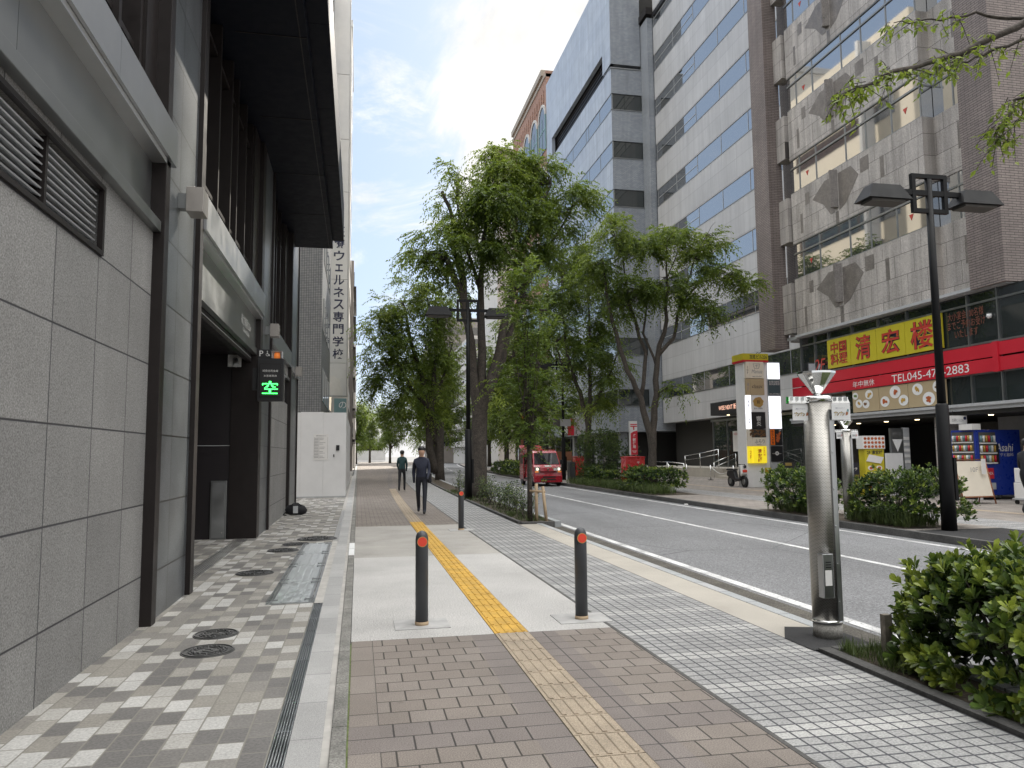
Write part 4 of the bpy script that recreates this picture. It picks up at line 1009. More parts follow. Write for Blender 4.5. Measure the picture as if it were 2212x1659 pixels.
for z0, z1 in zr:
    wo = MB().box(TX+.04, TX+.3, 57.15, 78.55, z0, z1).build('window', 'glass_office', tw); MB().box(TX+.06, 22.98, 57.10, 57.34, z0, z1).build('window', 'glass_shop', tw)
    f = MB(); f.box(TX-.03, 23.02, 56.96, 57.1, z0-.06, z0); f.box(TX-.03, TX+.1, 57, 78.6, z0-.06, z0); f.box(22.94, 23.0, 56.98, 57.12, z0-.06, z1+.03)
    f.box(TX+.02, TX+.12, 57.04, 57.14, z0, z1)
    for yy in (60.2, 63.4, 64.2, 68.5, 72.2, 75.4): f.box(TX+.02, TX+.05, yy-.03, yy+.03, z0, z1)
    f.build('frame', 'steel_satin', wo)
tb_ = MB(); tb_.box(TX-.001, 22.68, 57.0, 57.5, 33.55, 42.4); tb_.box(22.68, 36, 58.6, 59, 33.55, 42.4)
tb_.build('top_storey_tile', 'tower_tile', tw)
tb_ = MB()
tb_.box(TX-.004, TX+.35, 57.004, 59.1, 33.55, 42.398); tb_.box(TX-.004, TX+.35, 59.1, 76.3, 35.35, 42.4); tb_.box(TX-.004, TX+.35, 76.3, 78.6, 33.55, 42.4)
tb_.build('top_storey_panel', 'tower_panel', tw)
MB().box(TX+.9, 36, 57.5, 78.5, 33.6, 42.2).build('plant_core', 'dark_interior', tw)
lo = MB()
for k in range(60): lo.box(TX+.5, TX+.6, 59.2+.285*k, 59.3+.285*k, 33.6, 35.35)
for k in range(5): lo.box(TX+.46, TX+.5, 59.1, 76.3, 33.65+.36*k, 33.75+.36*k)
lo.build('louvre_screen', 'bronze', tw)
MB().box(TX-.04, 22.95, 56.95, 57.5, 33.15, 33.25).build('cornice', 'steel_satin', tw)
MB().box(22.72, 23.2, 55.5, 57.0, 3.25, 36.9).build('pilaster', 'tower_tile', tw); MB().box(22.6, 23.3, 55.4, 57.2, 37.2, 37.8).build('vent_cap', 'bronze', tw)
gf = MB(); gf.box(21.6, 36, 58.5, 78.2, 0, 3.25); gf.build('ground_floor', 'dark_interior', tw)
sg = MB(); sg.box(21.5, 21.6, 64, 78, .3, 3.1); so_ = sg.build('shop_glazing', 'glass_shop', tw)
f = MB()
f.box(21.41, 21.5, 63.9, 78.1, 3.1, 3.22)
for yy in (64, 66.3, 68.6, 71, 73.3, 75.6, 78): f.box(21.42, 21.5, yy-.06, yy+.06, 0, 3.2)
f.build('frame', 'steel_satin', so_)
for x, yy in ((20.7, 57.8), (20.7, 64), (20.7, 71), (20.7, 77.8)): MB().box(x-.3, x+.3, yy-.3, yy+.3, 0, 3.25).build('column', 'tower_tile', tw)
rsn = empty('shop_sign', (20, 70.5, 3.5), 'small red square shop sign on the side of the grey tower', 'sign')
MB().box(19.5, TX, 69.6, 69.75, 3.3, 4.9).build('sign_board', 'sign_red', rsn); MB().box(19.98, TX-.01, 70.5, 75, 3.5, 4.4).build('sign_strip', 'white_panel', rsn)
# ------------------------------------------------------------------ brick building with arched windows, louvred block and far right row
ab = empty('brick_building', (20.1, 88, 0), 'reddish brick building with arched green framed windows and a beige stone base', 'building')
w_ = MB(); w_.box(20.1, 40, 78.7, 97, 9.6, 44.2); w_.build('brick_wall', 'red_brick', ab)
w_ = MB(); w_.box(19.85, 40, 79.9, 97, 44.2, 44.9); w_.box(20.0, 40, 78.7, 97.1, 43.5, 43.9); w_.build('cornice', 'louvre_tan', ab)
w_ = MB(); w_.box(20.0, 40, 78.75, 97, 0, 9.6); w_.build('stone_base', 'beige_stone', ab)
w_ = MB()
for k in range(16): w_.box(20.02, 20.12, 79.6+1.1*k, 80.0+1.1*k, 41.0, 42.3)
w_.build('dentils', 'red_brick', ab)
for yy in (80.4, 84.4, 88.4, 92.4):
    for zb in (35.2, 28, 21, 14):
        n_ = 12; pts = [(yy-1.35, zb), (yy+1.35, zb)]+[(yy+1.35*math.cos(math.pi*i/n_), zb+4.0+1.35*math.sin(math.pi*i/n_)) for i in range(n_+1)]
        o = MB().prism(pts, 20.02, 20.14, 'X').build('window', 'glass_dark', ab)
        f = MB()
        for i in range(n_):
            t0, t1 = math.pi*i/n_, math.pi*(i+1)/n_
            f.prism([(yy+a*math.cos(t), zb+4.0+a*math.sin(t)) for a, t in ((1.35, t0), (1.65, t0), (1.65, t1), (1.35, t1))], 19.95, 20.12, 'X')
        f.build('arch', 'offwhite_wall', o)
        f = MB(); f.box(19.98, 20.1, yy-1.65, yy-1.3, zb, zb+4); f.box(19.98, 20.1, yy+1.3, yy+1.65, zb, zb+4); f.box(19.99, 20.06, yy-.06, yy+.06, zb, zb+4); f.box(19.99, 20.06, yy-1.3, yy+1.3, zb+2.4, zb+2.6); f.build('frame', 'teal_frame', o)
MB().box(19.7, 20.0, 79.2, 80.4, 0, 9.2).build('dark_pillar', 'black_metal', ab)
MB().box(19.93, 20.0, 81.5, 86, 0, 4.2).build('doorway', 'dark_interior', ab); MB().box(19.92, 20.0, 89, 96, .5, 8.4).build('shop_window', 'glass_dark', ab)
lt = empty('shop_lantern', (19.6, 90, 5), 'round glowing orange lantern sign on the shop front beyond the red van', 'sign')
MB().tube([(19.75, 91, 6.3), (19.6, 91, 6.3)], .62, 20).build('lantern', 'lamp_amber', lt); MB().box(19.7, 19.95, 90.95, 91.05, 6.9, 7.0).build('bracket', 'black_metal', lt)
lb_ = empty('louvred_block', (22, 110, 0), 'tan louvred rooftop block rising behind the tallest tree', 'building')
MB().box(20.2, 34, 110, 124, 0, 43).build('wall', 'offwhite_wall', lb_)
w_ = MB()
for k in range(28): w_.box(20.2+.14*k, 20.27+.14*k, 109.9, 110.1, 43.2, 48)
for k in range(50): w_.box(20.15, 20.25, 110.1+.28*k, 110.24+.28*k, 43.2, 48)
w_.build('louvre_screen', 'louvre_tan', lb_); MB().box(20.3, 33, 110.2, 123, 43, 48).build('roof_core', 'louvre_tan', lb_)
def plainblock(name, x0, x1, y0, y1, h, mat, lab, fl=3.3, side=0):
    r_ = empty(name, (x0, y0, 0), lab, 'building'); MB().box(x0, x1, y0, y1, 0, h).build('wall', mat, r_)
    xs = x0
    wn = MB(); z = 3.4
    while z < h-2:
        wn.box(xs-.05, xs+.05, y0+.8, y1-.8, z, z+1.5); wn.box(x0+.8, x1-.8, y0-.05, y0+.05, z, z+1.5); z += fl
    wn.build('window', 'glass_dark', r_)
    bs = MB(); z = 3.0
    while z < h-1: bs.box(xs-.5, xs, y0, y1, z, z+.18); bs.box(xs-.5, xs-.44, y0, y1, z+.18, z+1.0); z += fl
    bs.build('balcony', 'offwhite_wall', r_)
plainblock('apartment_block', 18.5, 30, 128, 150, 22, 'offwhite_wall', 'white apartment block with balconies seen through the trees on the right')
plainblock('office_block', 16, 30, 155, 188, 30, 'taupe_wall', 'brownish office block farthest down the right side')
plainblock('street_end_block', -14, 9, 260, 275, 7, 'offwhite_wall', 'low pale building closing the far end of the street')


# ------------------------------------------------------------------ street furniture
def bollard(x, y, label, pad=True):
    r_ = empty('bollard', (x, y, 0), label, 'bollard', 'dark grey bollards with red reflectors')
    mb = MB(); r0 = .057
    mb.lathe(x, y, [(r0, .02), (r0, .755), (.054, .782), (.044, .806), (.028, .822), (.001, .83)], 24); mb.build('post', 'bollard_grey', r_)
    MB().cyl(x, y, 0, .035, .061).build('collar', 'wood_stake', r_)
    rf = MB(); rf.tube([(x, y-.054, .735), (x, y-.0605, .735)], .041, 24); rr = rf.build('reflector', 'cone_red', r_)
    rg_ = MB(); rg_.tube([(x, y-.054, .735), (x, y-.0585, .735)], .046, 24); rg_.build('rim', 'gold', rr)
    if pad:
        p_ = MB(); p_.prism([(x-.24, y-.17), (x+.24, y-.17), (x+.24, y+.23), (x-.24, y+.23)], -.01, .006, 'Z'); p_.build('concrete_pad', 'concrete_pad', r_)
    return r_
bollard(.57, 6.95, 'dark grey bollard left of the yellow tactile strip, red reflector near its domed top')
bollard(2.02, 6.85, 'dark grey bollard at the edge of the grid tiles, right of the yellow strip')
bollard(2.05, 15.4, 'small looking farther dark grey bollard standing beyond the other two by the shrubs')

def silver_post(x, y, z, label, sgn, lab2, big):
    r_ = empty('silver_post', (x, y, z), label, 'post', 'perforated steel posts with funnel tops')
    mb = MB(); mb.tube([(x, y, z+.12), (x, y, z+1.95)], .115, 40, caps=True); o = mb.build('perforated_tube', 'perforated_steel', r_, origin=(x, y, z))
    MB().cyl(x, y, z, z+.13, .112, n=32).build('concrete_foot', 'concrete_mid', r_)
    rb_ = MB(); rb_.cyl(x, y, z+1.92, z+1.965, .118, n=40); rb_.cyl(x, y, z+.12, z+.15, .118, n=40); rb_.build('ring', 'chrome', r_)
    fs = MB(); a0 = -2.15
    sm_ = MB(); sm_.box(x+.022, x+.055, y-.124, y-.108, z+.15, z+1.85); sm_.box(x+.06, x+.068, y-.119, y-.105, z+.15, z+1.85)
    for k in range(6): sm_.tube([(x+.038, y-.124, z+.3+.3*k), (x+.038, y-.13, z+.3+.3*k)], .009, 8)
    sm_.build('seam_strip', 'steel_brushed', r_)
    fn = MB(); n = 12; fn.tube([(x, y, z+1.99), (x, y, z+2.155)], [.035, .155], n, sm=False, caps=False); fn.tube([(x, y, z+2.155), (x, y, z+2.172)], .155, n, sm=False); fn.cyl(x, y, z+1.95, z+2.0, .03)
    fn.build('funnel_top', 'chrome', r_)
    for sgnx in (-1, 1):
        ar = MB()
        for k in range(4):      # diamond-cut bar
            xa = x+sgnx*(.075+.05*k); xb = xa+sgnx*.05
            ar.prism([(min(xa, xb), z+1.91), (max(xa, xb), z+1.91), ((xa+xb)/2, z+1.96), ((xa+xb)/2, z+1.93)], y-.045, y-.02, 'Y'); ar.box(min(xa, xb), max(xa, xb), y-.02, y+.02, z+1.905, z+1.962)
        arm = ar.build('arm', 'chrome', r_)
        bx = MB(); x0, x1 = (x+.03, x+.20) if sgnx > 0 else (x-.25, x-.09); bx.box(x0, x1, y-.148 if sgnx > 0 else y-.03, (y-.148 if sgnx > 0 else y-.03)+.006, z+1.765, z+1.90)
        b_ = bx.build('sign_board', 'white_panel', r_)
        yy = (y-.148 if sgnx > 0 else y-.03); xc = (x0+x1)/2
        if big:
            text('ブンブン', (xc-.018, yy, z+1.815), .036, 'ink', b_, 'lettering', right=EAST, w_=.098, bold=.07); text('ブンブン', (xc-.018, yy-.001, z+1.815), .034, 'gold', b_, 'lettering', right=EAST, w_=.092, bold=.015)
            text('新横浜バッティングパーク', (xc-.01, yy, z+1.86), .011, 'ink_blue', b_, 'lettering', right=EAST, w_=.085)
            bt = MB(); bt.prism([(xc+.04, z+1.80), (xc+.06, z+1.806), (xc+.066, z+1.825), (xc+.05, z+1.832), (xc+.042, z+1.82)], yy-.002, yy-.001, 'Y'); bt.build('emblem', 'wood_red', b_)
            bt = MB(); bt.prism([(xc+.052, z+1.832), (xc+.07, z+1.83), (xc+.072, z+1.85), (xc+.058, z+1.854)], yy-.002, yy-.001, 'Y'); bt.build('emblem', 'teal_frame', b_)
        else:
            text('SKI', (xc-.02, yy, z+1.83), .045, 'ink', b_, 'lettering', right=EAST); text('P', (xc+.045, yy, z+1.83), .045, 'letter_red', b_, 'lettering', right=EAST)
        h_ = MB()
        h_.tube([(xc+.03+.011*math.cos(t), yy, z+1.75+.011*math.sin(t)) for t in [.5*k for k in range(14)]], .003, 6); h_.build('ring_hook', 'chrome', b_)
    if big:
        eb = MB(); eb.box(x-.125, x-.03, y-.165, y-.09, z+.34, z+.69); e_ = eb.build('meter_box', 'steel_brushed', r_, bevel=.006)
        v_ = MB()
        for k in range(3): v_.box(x-.10, x-.055, y-.168, y-.164, z+.62-.02*k, z+.628-.02*k)
        v_.build('vents', 'black_metal', e_); MB().box(x-.11, x-.05, y-.168, y-.165, z+.44, z+.56).build('label_plate', 'paper', e_)
silver_post(3.77, 5.72, 0, 'perforated steel post with mirror funnel top standing at the near roadside by the big bush', 'b', '', True)
silver_post(10.55, 15.0, .03, 'smaller looking perforated steel post with funnel top between hedges across the road', 's', '', False)

def street_lamp(x, y, z, label, H=6.83):
    r_ = empty('street_lamp', (x, y, z), label, 'street lamp', 'black twin head street lamps')
    k = H/6.83
    mb = MB(); mb.tube([(x, y, z), (x, y, z+.9), (x, y, z+2.34*k), (x, y, z+2.37*k)], [.135, .125, .112, .085], 24); mb.build('pole_base', 'lamp_black', r_)
    MB().tube([(x, y, z+2.37*k), (x, y, z+H-.1)], [.078, .062], 20).build('pole', 'lamp_black', r_)
    MB().box(x+.11, x+.17, y-.09, y+.09, z+.55, z+1.35).build('service_box', 'lamp_black', r_)
    fr = MB(); z0, z1 = z+H-.77, z+H
    for xx in (x-.39, x+.31): fr.box(xx, xx+.08, y-.04, y+.04, z0, z1)
    for zz in (z0, z1-.08): fr.box(x-.31, x+.31, y-.04, y+.04, zz, zz+.08)
    fr.box(x-.05, x+.05, y-.038, y+.038, z0+.08, z1-.08); fr.build('square_frame', 'lamp_black', r_)
    zc = z+H-.37
    ar = MB(); ar.box(x-.98, x+.98, y-.036, y+.036, zc-.055, zc+.045); ar.build('crossarm', 'lamp_black', r_)
    for s in (-1, 1):
        hx = x+s*1.02; hb = MB(); zb = zc-.22
        A = [(hx-.46, y-.24, zb), (hx+.46, y-.24, zb), (hx+.46, y+.24, zb), (hx-.46, y+.24, zb)]; B_ = [(hx-.30, y-.13, zb+.30), (hx+.30, y-.13, zb+.30), (hx+.30, y+.13, zb+.30), (hx-.30, y+.13, zb+.30)]
        hb.face(A[::-1]); hb.face(B_)
        for i in range(4): hb.face([A[i], A[(i+1) % 4], B_[(i+1) % 4], B_[i]])
        h_ = hb.build('lamp_head', 'lamp_black', r_)
        MB().box(hx-.36, hx+.36, y-.17, y+.17, zb-.045, zb-.002).build('diffuser', 'interior_mid', h_)
    return r_
street_lamp(10.82, 12.45, .03, 'tall black twin headed street lamp in front of the red Chinese restaurant band')
street_lamp(3.66, 25.6, .02, 'black twin headed street lamp in front of the thick trunk on the near side')
street_lamp(11.75, 43.0, .03, 'black twin headed street lamp behind the red van on the far kerb', 7.1)
pb = empty('signal_box', (11.6, 42.9, 3.2), 'brownish traffic device clamped on the far lamp pole', 'signal')
MB().box(11.15, 11.5, 42.75, 43.05, 3.1, 3.65).build('housing', 'interior_mid', pb); MB().box(11.5, 12.15, 42.78, 42.98, 3.15, 3.55).build('box', 'grey_paint', pb)

# ------------------------------------------------------------------ tenant sign tower
tt = empty('tenant_sign_tower', (17.1, 30.2, .0), 'tall grey tenant sign pillar with lit floor panels and a yellow cap', 'sign tower')
MB().box(16.30, 17.38, 30.0, 30.75, .03, 5.42).build('pillar', 'white_paint', tt, bevel=.01)
cp = MB(); cp.box(16.22, 17.42, 29.88, 30.85, 5.50, 5.78); cap = cp.build('cap', 'sign_yellow', tt); MB().box(16.22, 17.42, 29.875, 30.85, 5.42, 5.50).build('cap_stripe', 'sign_red', cap)
text('加瀬ビル226', (16.95, 29.88, 5.64), .19, 'ink', cap, right=EAST, w_=.82, bold=.015)
ml = MB(); ml.tube([(17.0, 30.1, 5.78), (17.0, 30.1, 5.84), (17.0, 29.95, 5.84)], .015, 6); ml.tube([(17.12, 30.1, 5.78), (17.12, 30.1, 5.84), (17.12, 29.95, 5.84)], .015, 6); ml.build('spotlight', 'black_metal', tt)
def tpan(z0, z1, mt, fl, flmat='cream_sign', flink='ink'):
    p_ = MB().box(16.52, 17.17, 29.86, 29.99, z0, z1).build('sign_panel', mt, tt, bevel=.006)
    MB().box(16.33, 16.515, 29.87, 29.99, z0, z1).build('floor_panel', flmat, p_)
    if fl: text('\n'.join(fl), (16.42, 29.87, (z0+z1)/2), .34, flink, p_, 'floor_number', right=EAST, line=.9)
    return p_
p_ = tpan(4.71, 5.42, 'cream_sign', '10F'); text('Manuia', (16.85, 29.86, 5.0), .17, 'ink_grey', p_, right=EAST, w_=.5, shear=.3); text('045-577-0741', (16.85, 29.86, 4.78), .05, 'ink', p_, right=EAST, w_=.42)
cpm = MB()
for a_, b_ in (((16.68, 5.33), (17.0, 5.33)), ((16.68, 5.33), (16.74, 5.13)), ((17.0, 5.33), (16.94, 5.13)), ((16.74, 5.13), (16.94, 5.13)), ((16.76, 5.25), (16.93, 5.25)), ((16.84, 5.3), (16.84, 5.17))): cpm.tube([(a_[0], 29.855, a_[1]), (b_[0], 29.855, b_[1])], .008, 5)
cpm.build('emblem', 'ink_grey', p_)
p_ = tpan(3.98, 4.69, 'tan_sign', '8F', 'tan_sign', 'ink_grey'); text('classic', (16.85, 29.86, 4.36), .15, 'ink', p_, right=EAST, w_=.5, shear=.25); text('beauty & hair salon', (16.85, 29.86, 4.25), .03, 'ink', p_, right=EAST, w_=.28)
p_ = tpan(3.25, 3.97, 'white_panel', '6F', 'lightbox_white'); gm = MB(); disc_pts = [(16.86+.24*math.cos(t)*(1+.08*math.sin(7*t)), 3.67+.22*math.sin(t)*(1+.06*math.cos(5*t))) for t in [2*math.pi*k/40 for k in range(40)]]; gm.prism(disc_pts, 29.852, 29.858, 'Y'); gm.build('emblem', 'gold', p_)
text('新', (16.86, 29.85, 3.68), .16, 'ink', p_, right=EAST); text('炭火七福香', (16.85, 29.86, 3.40), .07, 'ink', p_, right=EAST, w_=.4)
p_ = tpan(2.53, 3.24, 'black_metal', '5F', 'lightbox_white'); text('響\n炎', (16.85, 29.86, 2.86), .42, 'paper', p_, right=EAST, w_=.22)
p_ = tpan(2.16, 2.51, 'dark_interior', ''); fm = MB()
for _ in range(26): cx, cz = random.uniform(16.38, 17.12), random.uniform(2.2, 2.47); fm.prism([(cx+random.uniform(.03, .09)*math.cos(t), min(2.5, max(2.17, cz+random.uniform(.02, .05)*math.sin(t)))) for t in [6.28*k/7 for k in range(7)]], 29.85, 29.856-random.random()*.003, 'Y')
fm.build('food_picture', 'food_b', p_)
p_ = tpan(1.79, 2.15, 'box_yellow' if False else 'cream_sign', ''); text('ふらり', (16.86, 29.86, 1.99), .17, 'ink', p_, right=EAST, w_=.45); text('新横浜店', (16.82, 29.86, 1.85), .05, 'ink', p_, right=EAST)
p_ = tpan(1.06, 1.78, 'box_yellow', '2F', 'box_yellow', 'letter_red'); text('清\n宏\n楼', (16.84, 29.86, 1.38), .58, 'letter_red', p_, right=EAST, w_=.2, bold=.02); text('中国\n料理', (17.05, 29.86, 1.6), .2, 'letter_red', p_, right=EAST, w_=.1) if False else text('中\n国\n料\n理', (17.06, 29.86, 1.56), .36, 'letter_red', p_, right=EAST, w_=.085)
MB().box(17.40, 18.04, 30.02, 30.5, .03, 5.44).build('steel_column', 'grey_paint', tt, bevel=.01)
for z0, z1, mt in ((4.70, 5.39, 'lightbox_white'), (3.98, 4.66, 'teal_dark'), (3.25, 3.94, 'lightbox_white'), (2.54, 3.22, 'lightbox_white'), (1.82, 2.51, 'black_metal'), (1.12, 1.78, 'black_metal')):
    if mt == 'teal_dark' and mt not in MATS: M('teal_dark', (.045, .085, .095), .4, var=.03)
    p_ = MB().box(17.44, 18.0, 29.98, 30.02, z0, z1).build('sign_panel', mt, tt)
    if mt == 'teal_dark': text('新横浜駅前\n鍼灸接骨院', (17.72, 29.98, 4.52), .19, 'paper', p_, right=EAST, w_=.5); text('045-577-9962', (17.72, 29.98, 4.04), .055, 'paper', p_, right=EAST, w_=.48)
    if z0 == 1.82:
        MB().box(17.44, 17.64, 29.972, 29.979, 1.83, 2.5).build('orange_strip', 'orange_plastic', p_); text('牛\nた\nん\n焼\nき', (17.54, 29.97, 2.165), .60, 'ink', p_, right=EAST, w_=.12, bold=.02); text('1F', (17.9, 29.979, 2.45), .08, 'paper', p_, right=EAST)
        mm = MB()
        for _ in range(12): cx, cz = random.uniform(17.72, 17.9), random.uniform(1.98, 2.35); mm.prism([(cx+random.uniform(.03, .07)*math.cos(t), cz+random.uniform(.04, .08)*math.sin(t)) for t in [6.28*k/7 for k in range(7)]], 29.968-random.random()*.004, 29.974, 'Y')
        mm.build('food_picture', 'food_a', p_)
    if z0 == 1.12:
        em = MB(); em.tube([(17.72, 29.974, 1.47), (17.72, 29.979, 1.47)], .085, 24); em.build('emblem', 'paper', p_); text('寺', (17.72, 29.97, 1.47), .11, 'ink', p_, right=EAST); text('TERA  BARU', (17.72, 29.979, 1.46), .03, 'paper', p_, right=EAST, w_=.46)
np_ = MB().box(17.12, 17.42, 29.985, 29.998, .62, .86).build('notice_plate', 'sign_yellow', tt); text('駐輪禁止', (17.27, 29.985, .74), .10, 'letter_red', np_, right=EAST, w_=.27)

# ------------------------------------------------------------------ small things outside the shops
def aboard(name, x, y, w_, h, d, frame, face, label, cat, lean=.16, rz=0):
    r_ = empty(name, (x, y, .03), label, cat, rz=0)
    for s in (-1, 1):
        f = MB()
        P = lambda u, t: (x+u, y+s*(d*(1-t)), .03+h*t)
        for u in (-w_/2, w_/2): f.tube([P(u, 0), P(u, 1)], .022, 6)
        for t in (.16, 1): f.tube([P(-w_/2, t), P(w_/2, t)], .02, 6)
        fo = f.build('frame', frame, r_)
        b = MB(); b.face([P(-w_/2+.02, .18), P(w_/2-.02, .18), P(w_/2-.02, .97), P(-w_/2+.02, .97)] if s < 0 else [P(-w_/2+.02, .18), P(-w_/2+.02, .97), P(w_/2-.02, .97), P(w_/2-.02, .18)]); b.build('board', face, r_)
    return r_
r_ = aboard('sandwich_board', 17.75, 29.2, .62, 1.12, .24, 'black_metal', 'dark_interior', 'black metal sandwich board with dark menu poster beside the tenant sign pillar', 'signboard')
pm_ = MB()
for z, w_, m_ in ((.95, .3, 0), (.62, .42, 1), (.42, .38, 1)): pm_.face([(17.75-w_/2, 29.2-.245*(1-(z-.03)/1.12)-.006, z), (17.75+w_/2, 29.2-.245*(1-(z-.03)/1.12)-.006, z), (17.75+w_/2, 29.2-.245*(1-(z+.09)/1.12)-.006, z+.12), (17.75-w_/2, 29.2-.245*(1-(z+.09)/1.12)-.006, z+.12)], m_)
pm_.build('poster', ['gold', 'food_a'], r_)
r_ = aboard('easel_sign', 16.9, 18.55, 1.02, 1.22, .3, 'wood_red', 'cream_sign', 'wooden framed cream easel board reading 10F beside the blue vending machine', 'signboard')
text('10F', (16.88, 18.37, .98), .13, 'ink_grey', r_, right=EAST)
MB().box(17.12, 17.26, 18.36, 18.37, .85, 1.28).build('price_card', 'paper', r_)
for k, (x, y) in enumerate(((18.75, 31.0), (19.15, 31.4))):
    r_ = empty('traffic_cone', (x, y, .03), ('red and white traffic cone, the nearer of the pair by the black sandwich board', 'plain red traffic cone, the farther of the pair by the black sandwich board')[k], 'traffic cone', 'traffic cones beside the restaurant')
    MB().lathe(x, y, [(.15, .06), (.03, .74), (.001, .745)], 16).build('cone_body', 'cone_red', r_)
    MB().box(x-.2, x+.2, y-.2, y+.2, .03, .07).build('cone_foot', 'cone_red', r_)
    if k == 0:
        b = MB()
        for z0 in (.22, .44): b.tube([(x, y, z0), (x, y, z0+.1)], [.152-.176*(z0-.06)+.004, .152-.176*(z0+.04)+.004], 16, caps=False)
        b.build('white_band', 'paint_white', r_)
# motor scooter parked behind the pillar
sc = empty('motor_scooter', (16.17, 30.6, .03), 'small black and white motor scooter parked beside the tenant sign pillar', 'scooter')
for yy, nm in ((30.05, 'wheel'), (31.25, 'wheel')):
    wmb = MB(); wmb.tube([(16.15, yy, .27), (16.24, yy, .27)], .24, 20); wo = wmb.build('wheel', 'rubber', sc); MB().tube([(16.13, yy, .27), (16.26, yy, .27)], .12, 14).build('hub', 'steel_satin', wo)
b = MB(); b.prism([(30.1, .5), (30.28, .32), (30.7, .28), (31.0, .35), (31.5, .5), (31.45, .72), (30.85, .74), (30.7, .42), (30.4, .42), (30.3, .95), (30.15, .98)], 16.10, 16.28, 'X'); b.build('body', 'black_metal', sc, bevel=.03)
b = MB(); b.prism([(30.02, .62), (30.14, .5), (30.2, .95), (30.1, 1.0)], 16.05, 16.33, 'X'); b.build('front_shield', 'white_paint', sc, bevel=.02)
b = MB(); b.prism([(30.8, .74), (31.5, .74), (31.45, .82), (30.85, .82)], 16.08, 16.31, 'X'); b.build('saddle', 'rubber', sc, bevel=.02)
b = MB(); b.tube([(15.92, 30.2, 1.02), (16.2, 30.14, 1.0), (16.46, 30.2, 1.02)], .018, 8); b.build('handlebar', 'rubber', sc); MB().tube([(16.2, 30.04, .92), (16.2, 30.0, .92)], .07, 14).build('headlight', 'chrome', sc); MB().box(16.1, 16.3, 30.0, 30.03, .68, .78).build('red_emblem', 'cone_red', sc)
# tall yellow menu stand, small black board and stainless things in the arcade
ym = empty('menu_stand', (16.4, 21.9, .03), 'tall yellow restaurant menu stand with dish pictures and prices behind the hedge', 'signboard')
MB().box(16.05, 16.75, 21.9, 22.2, .08, 1.72).build('stand_body', 'sign_yellow', ym); MB().box(16.1, 16.7, 21.95, 22.15, .03, .08).build('base', 'black_metal', ym)
MB().box(15.98, 16.78, 21.86, 22.2, 1.60, 2.02).build('picture_header', 'paper', ym); b = MB()
for i in range(3):
    for j in range(6): b.prism([(16.06+.13*j+.05*math.cos(t), 1.67+.13*i+.045*math.sin(t)) for t in [6.28*k/8 for k in range(8)]], 21.853, 21.861, 'Y')
b.build('food_picture', 'food_a', ym)
text('2F 清宏楼', (16.42, 21.9, 1.48), .13, 'ink', ym, right=EAST, w_=.58, bold=.02); text('小皿料理', (16.42, 21.9, .62), .12, 'ink', ym, right=EAST, w_=.5); text('¥380', (16.42, 21.9, .42), .2, 'letter_red', ym, right=EAST, w_=.52, bold=.03)
b = MB()
for x_, z_ in ((16.25, .98), (16.55, .98), (16.25, .78), (16.55, .78)): b.prism([(x_+.11*math.cos(t), z_+.075*math.sin(t)) for t in [6.28*k/14 for k in range(14)]], 21.888, 21.899, 'Y')
b.build('plate', 'paper', ym); b = MB()
for x_, z_ in ((16.25, .98), (16.55, .98), (16.25, .78), (16.55, .78)): b.prism([(x_+.06*math.cos(t), z_+.045*math.sin(t)) for t in [6.28*k/9 for k in range(9)]], 21.878, 21.889, 'Y')
b.build('dish', 'food_a', ym)
b = MB(); b.prism([(16.08, 1.2), (16.6, 1.12), (16.72, 1.32), (16.2, 1.42)], 21.87, 21.885, 'Y'); b.build('pasted_menu', 'paper', ym)
bd = empty('chalk_board', (15.75, 22.1, .03), 'narrow black menu board with coloured writing left of the yellow menu stand', 'signboard')
MB().box(15.5, 15.98, 22.1, 22.16, .03, 1.15).build('board', 'ink', bd); text('ランチ', (15.74, 22.1, .95), .1, 'paper', bd, right=EAST); text('本日のおすすめ\nビール 300円\n飲み放題', (15.74, 22.1, .6), .36, 'sign_yellow', bd, right=EAST, w_=.4); MB().box(15.5, 15.98, 22.08, 22.1, .2, .24).build('red_edge', 'sign_red', bd)
sc_ = MB(); sc_.cyl(17.6, 23.4, .03, 1.85, .26, n=32); solo('steel_drum_column', sc_, 'steel_satin', (17.6, 23.4, .03), 'round stainless steel column just right of the yellow menu stand', 'column')
dr = empty('directory_sign', (18.2, 23.2, .03), 'free standing silver tenant directory with a white triangle under the arcade', 'directory')
MB().box(17.9, 18.38, 23.0, 23.1, .03, 2.3).build('panel', 'steel_satin', dr); MB().box(18.39, 18.64, 23.02, 23.1, .55, 2.32).build('name_column', 'grey_paint', dr)
b = MB(); b.prism([(17.94, 1.92), (18.33, 1.92), (18.135, 1.5)], 22.985, 22.998, 'Y'); b.build('triangle', 'white_paint', dr); text('加瀬ビル226', (18.14, 23.0, 2.12), .08, 'ink_grey', dr, right=EAST, w_=.36)
MB().box(17.62, 18.25, 22.9, 22.99, .03, 1.45).build('white_screen', 'white_panel', dr); b = MB()
for k in range(5): b.box(18.41, 18.62, 23.005, 23.02, 1.9-.2*k, 2.0-.2*k)
b.build('name_plate', 'paper', dr)
hs_ = empty('hanging_sign', (18.35, 20.0, 2.4), 'small white hanging building sign under the arcade ledge beside the lamp pole', 'sign')
MB().box(18.0, 18.6, 20.4, 20.44, 2.34, 2.6).build('sign_board', 'paper', hs_); text('加瀬ビル226', (18.26, 20.4, 2.46), .1, 'ink_grey', hs_, right=EAST, w_=.42); b = MB(); b.box(18.1, 18.12, 20.41, 20.43, 2.6, 2.74); b.box(18.5, 18.52, 20.41, 20.43, 2.6, 2.74); b.build('hanger', 'black_metal', hs_); MB().tube([(18.52, 20.395, 2.52), (18.52, 20.385, 2.52)], .05, 14).build('padlock_mark', 'ink_blue', hs_)
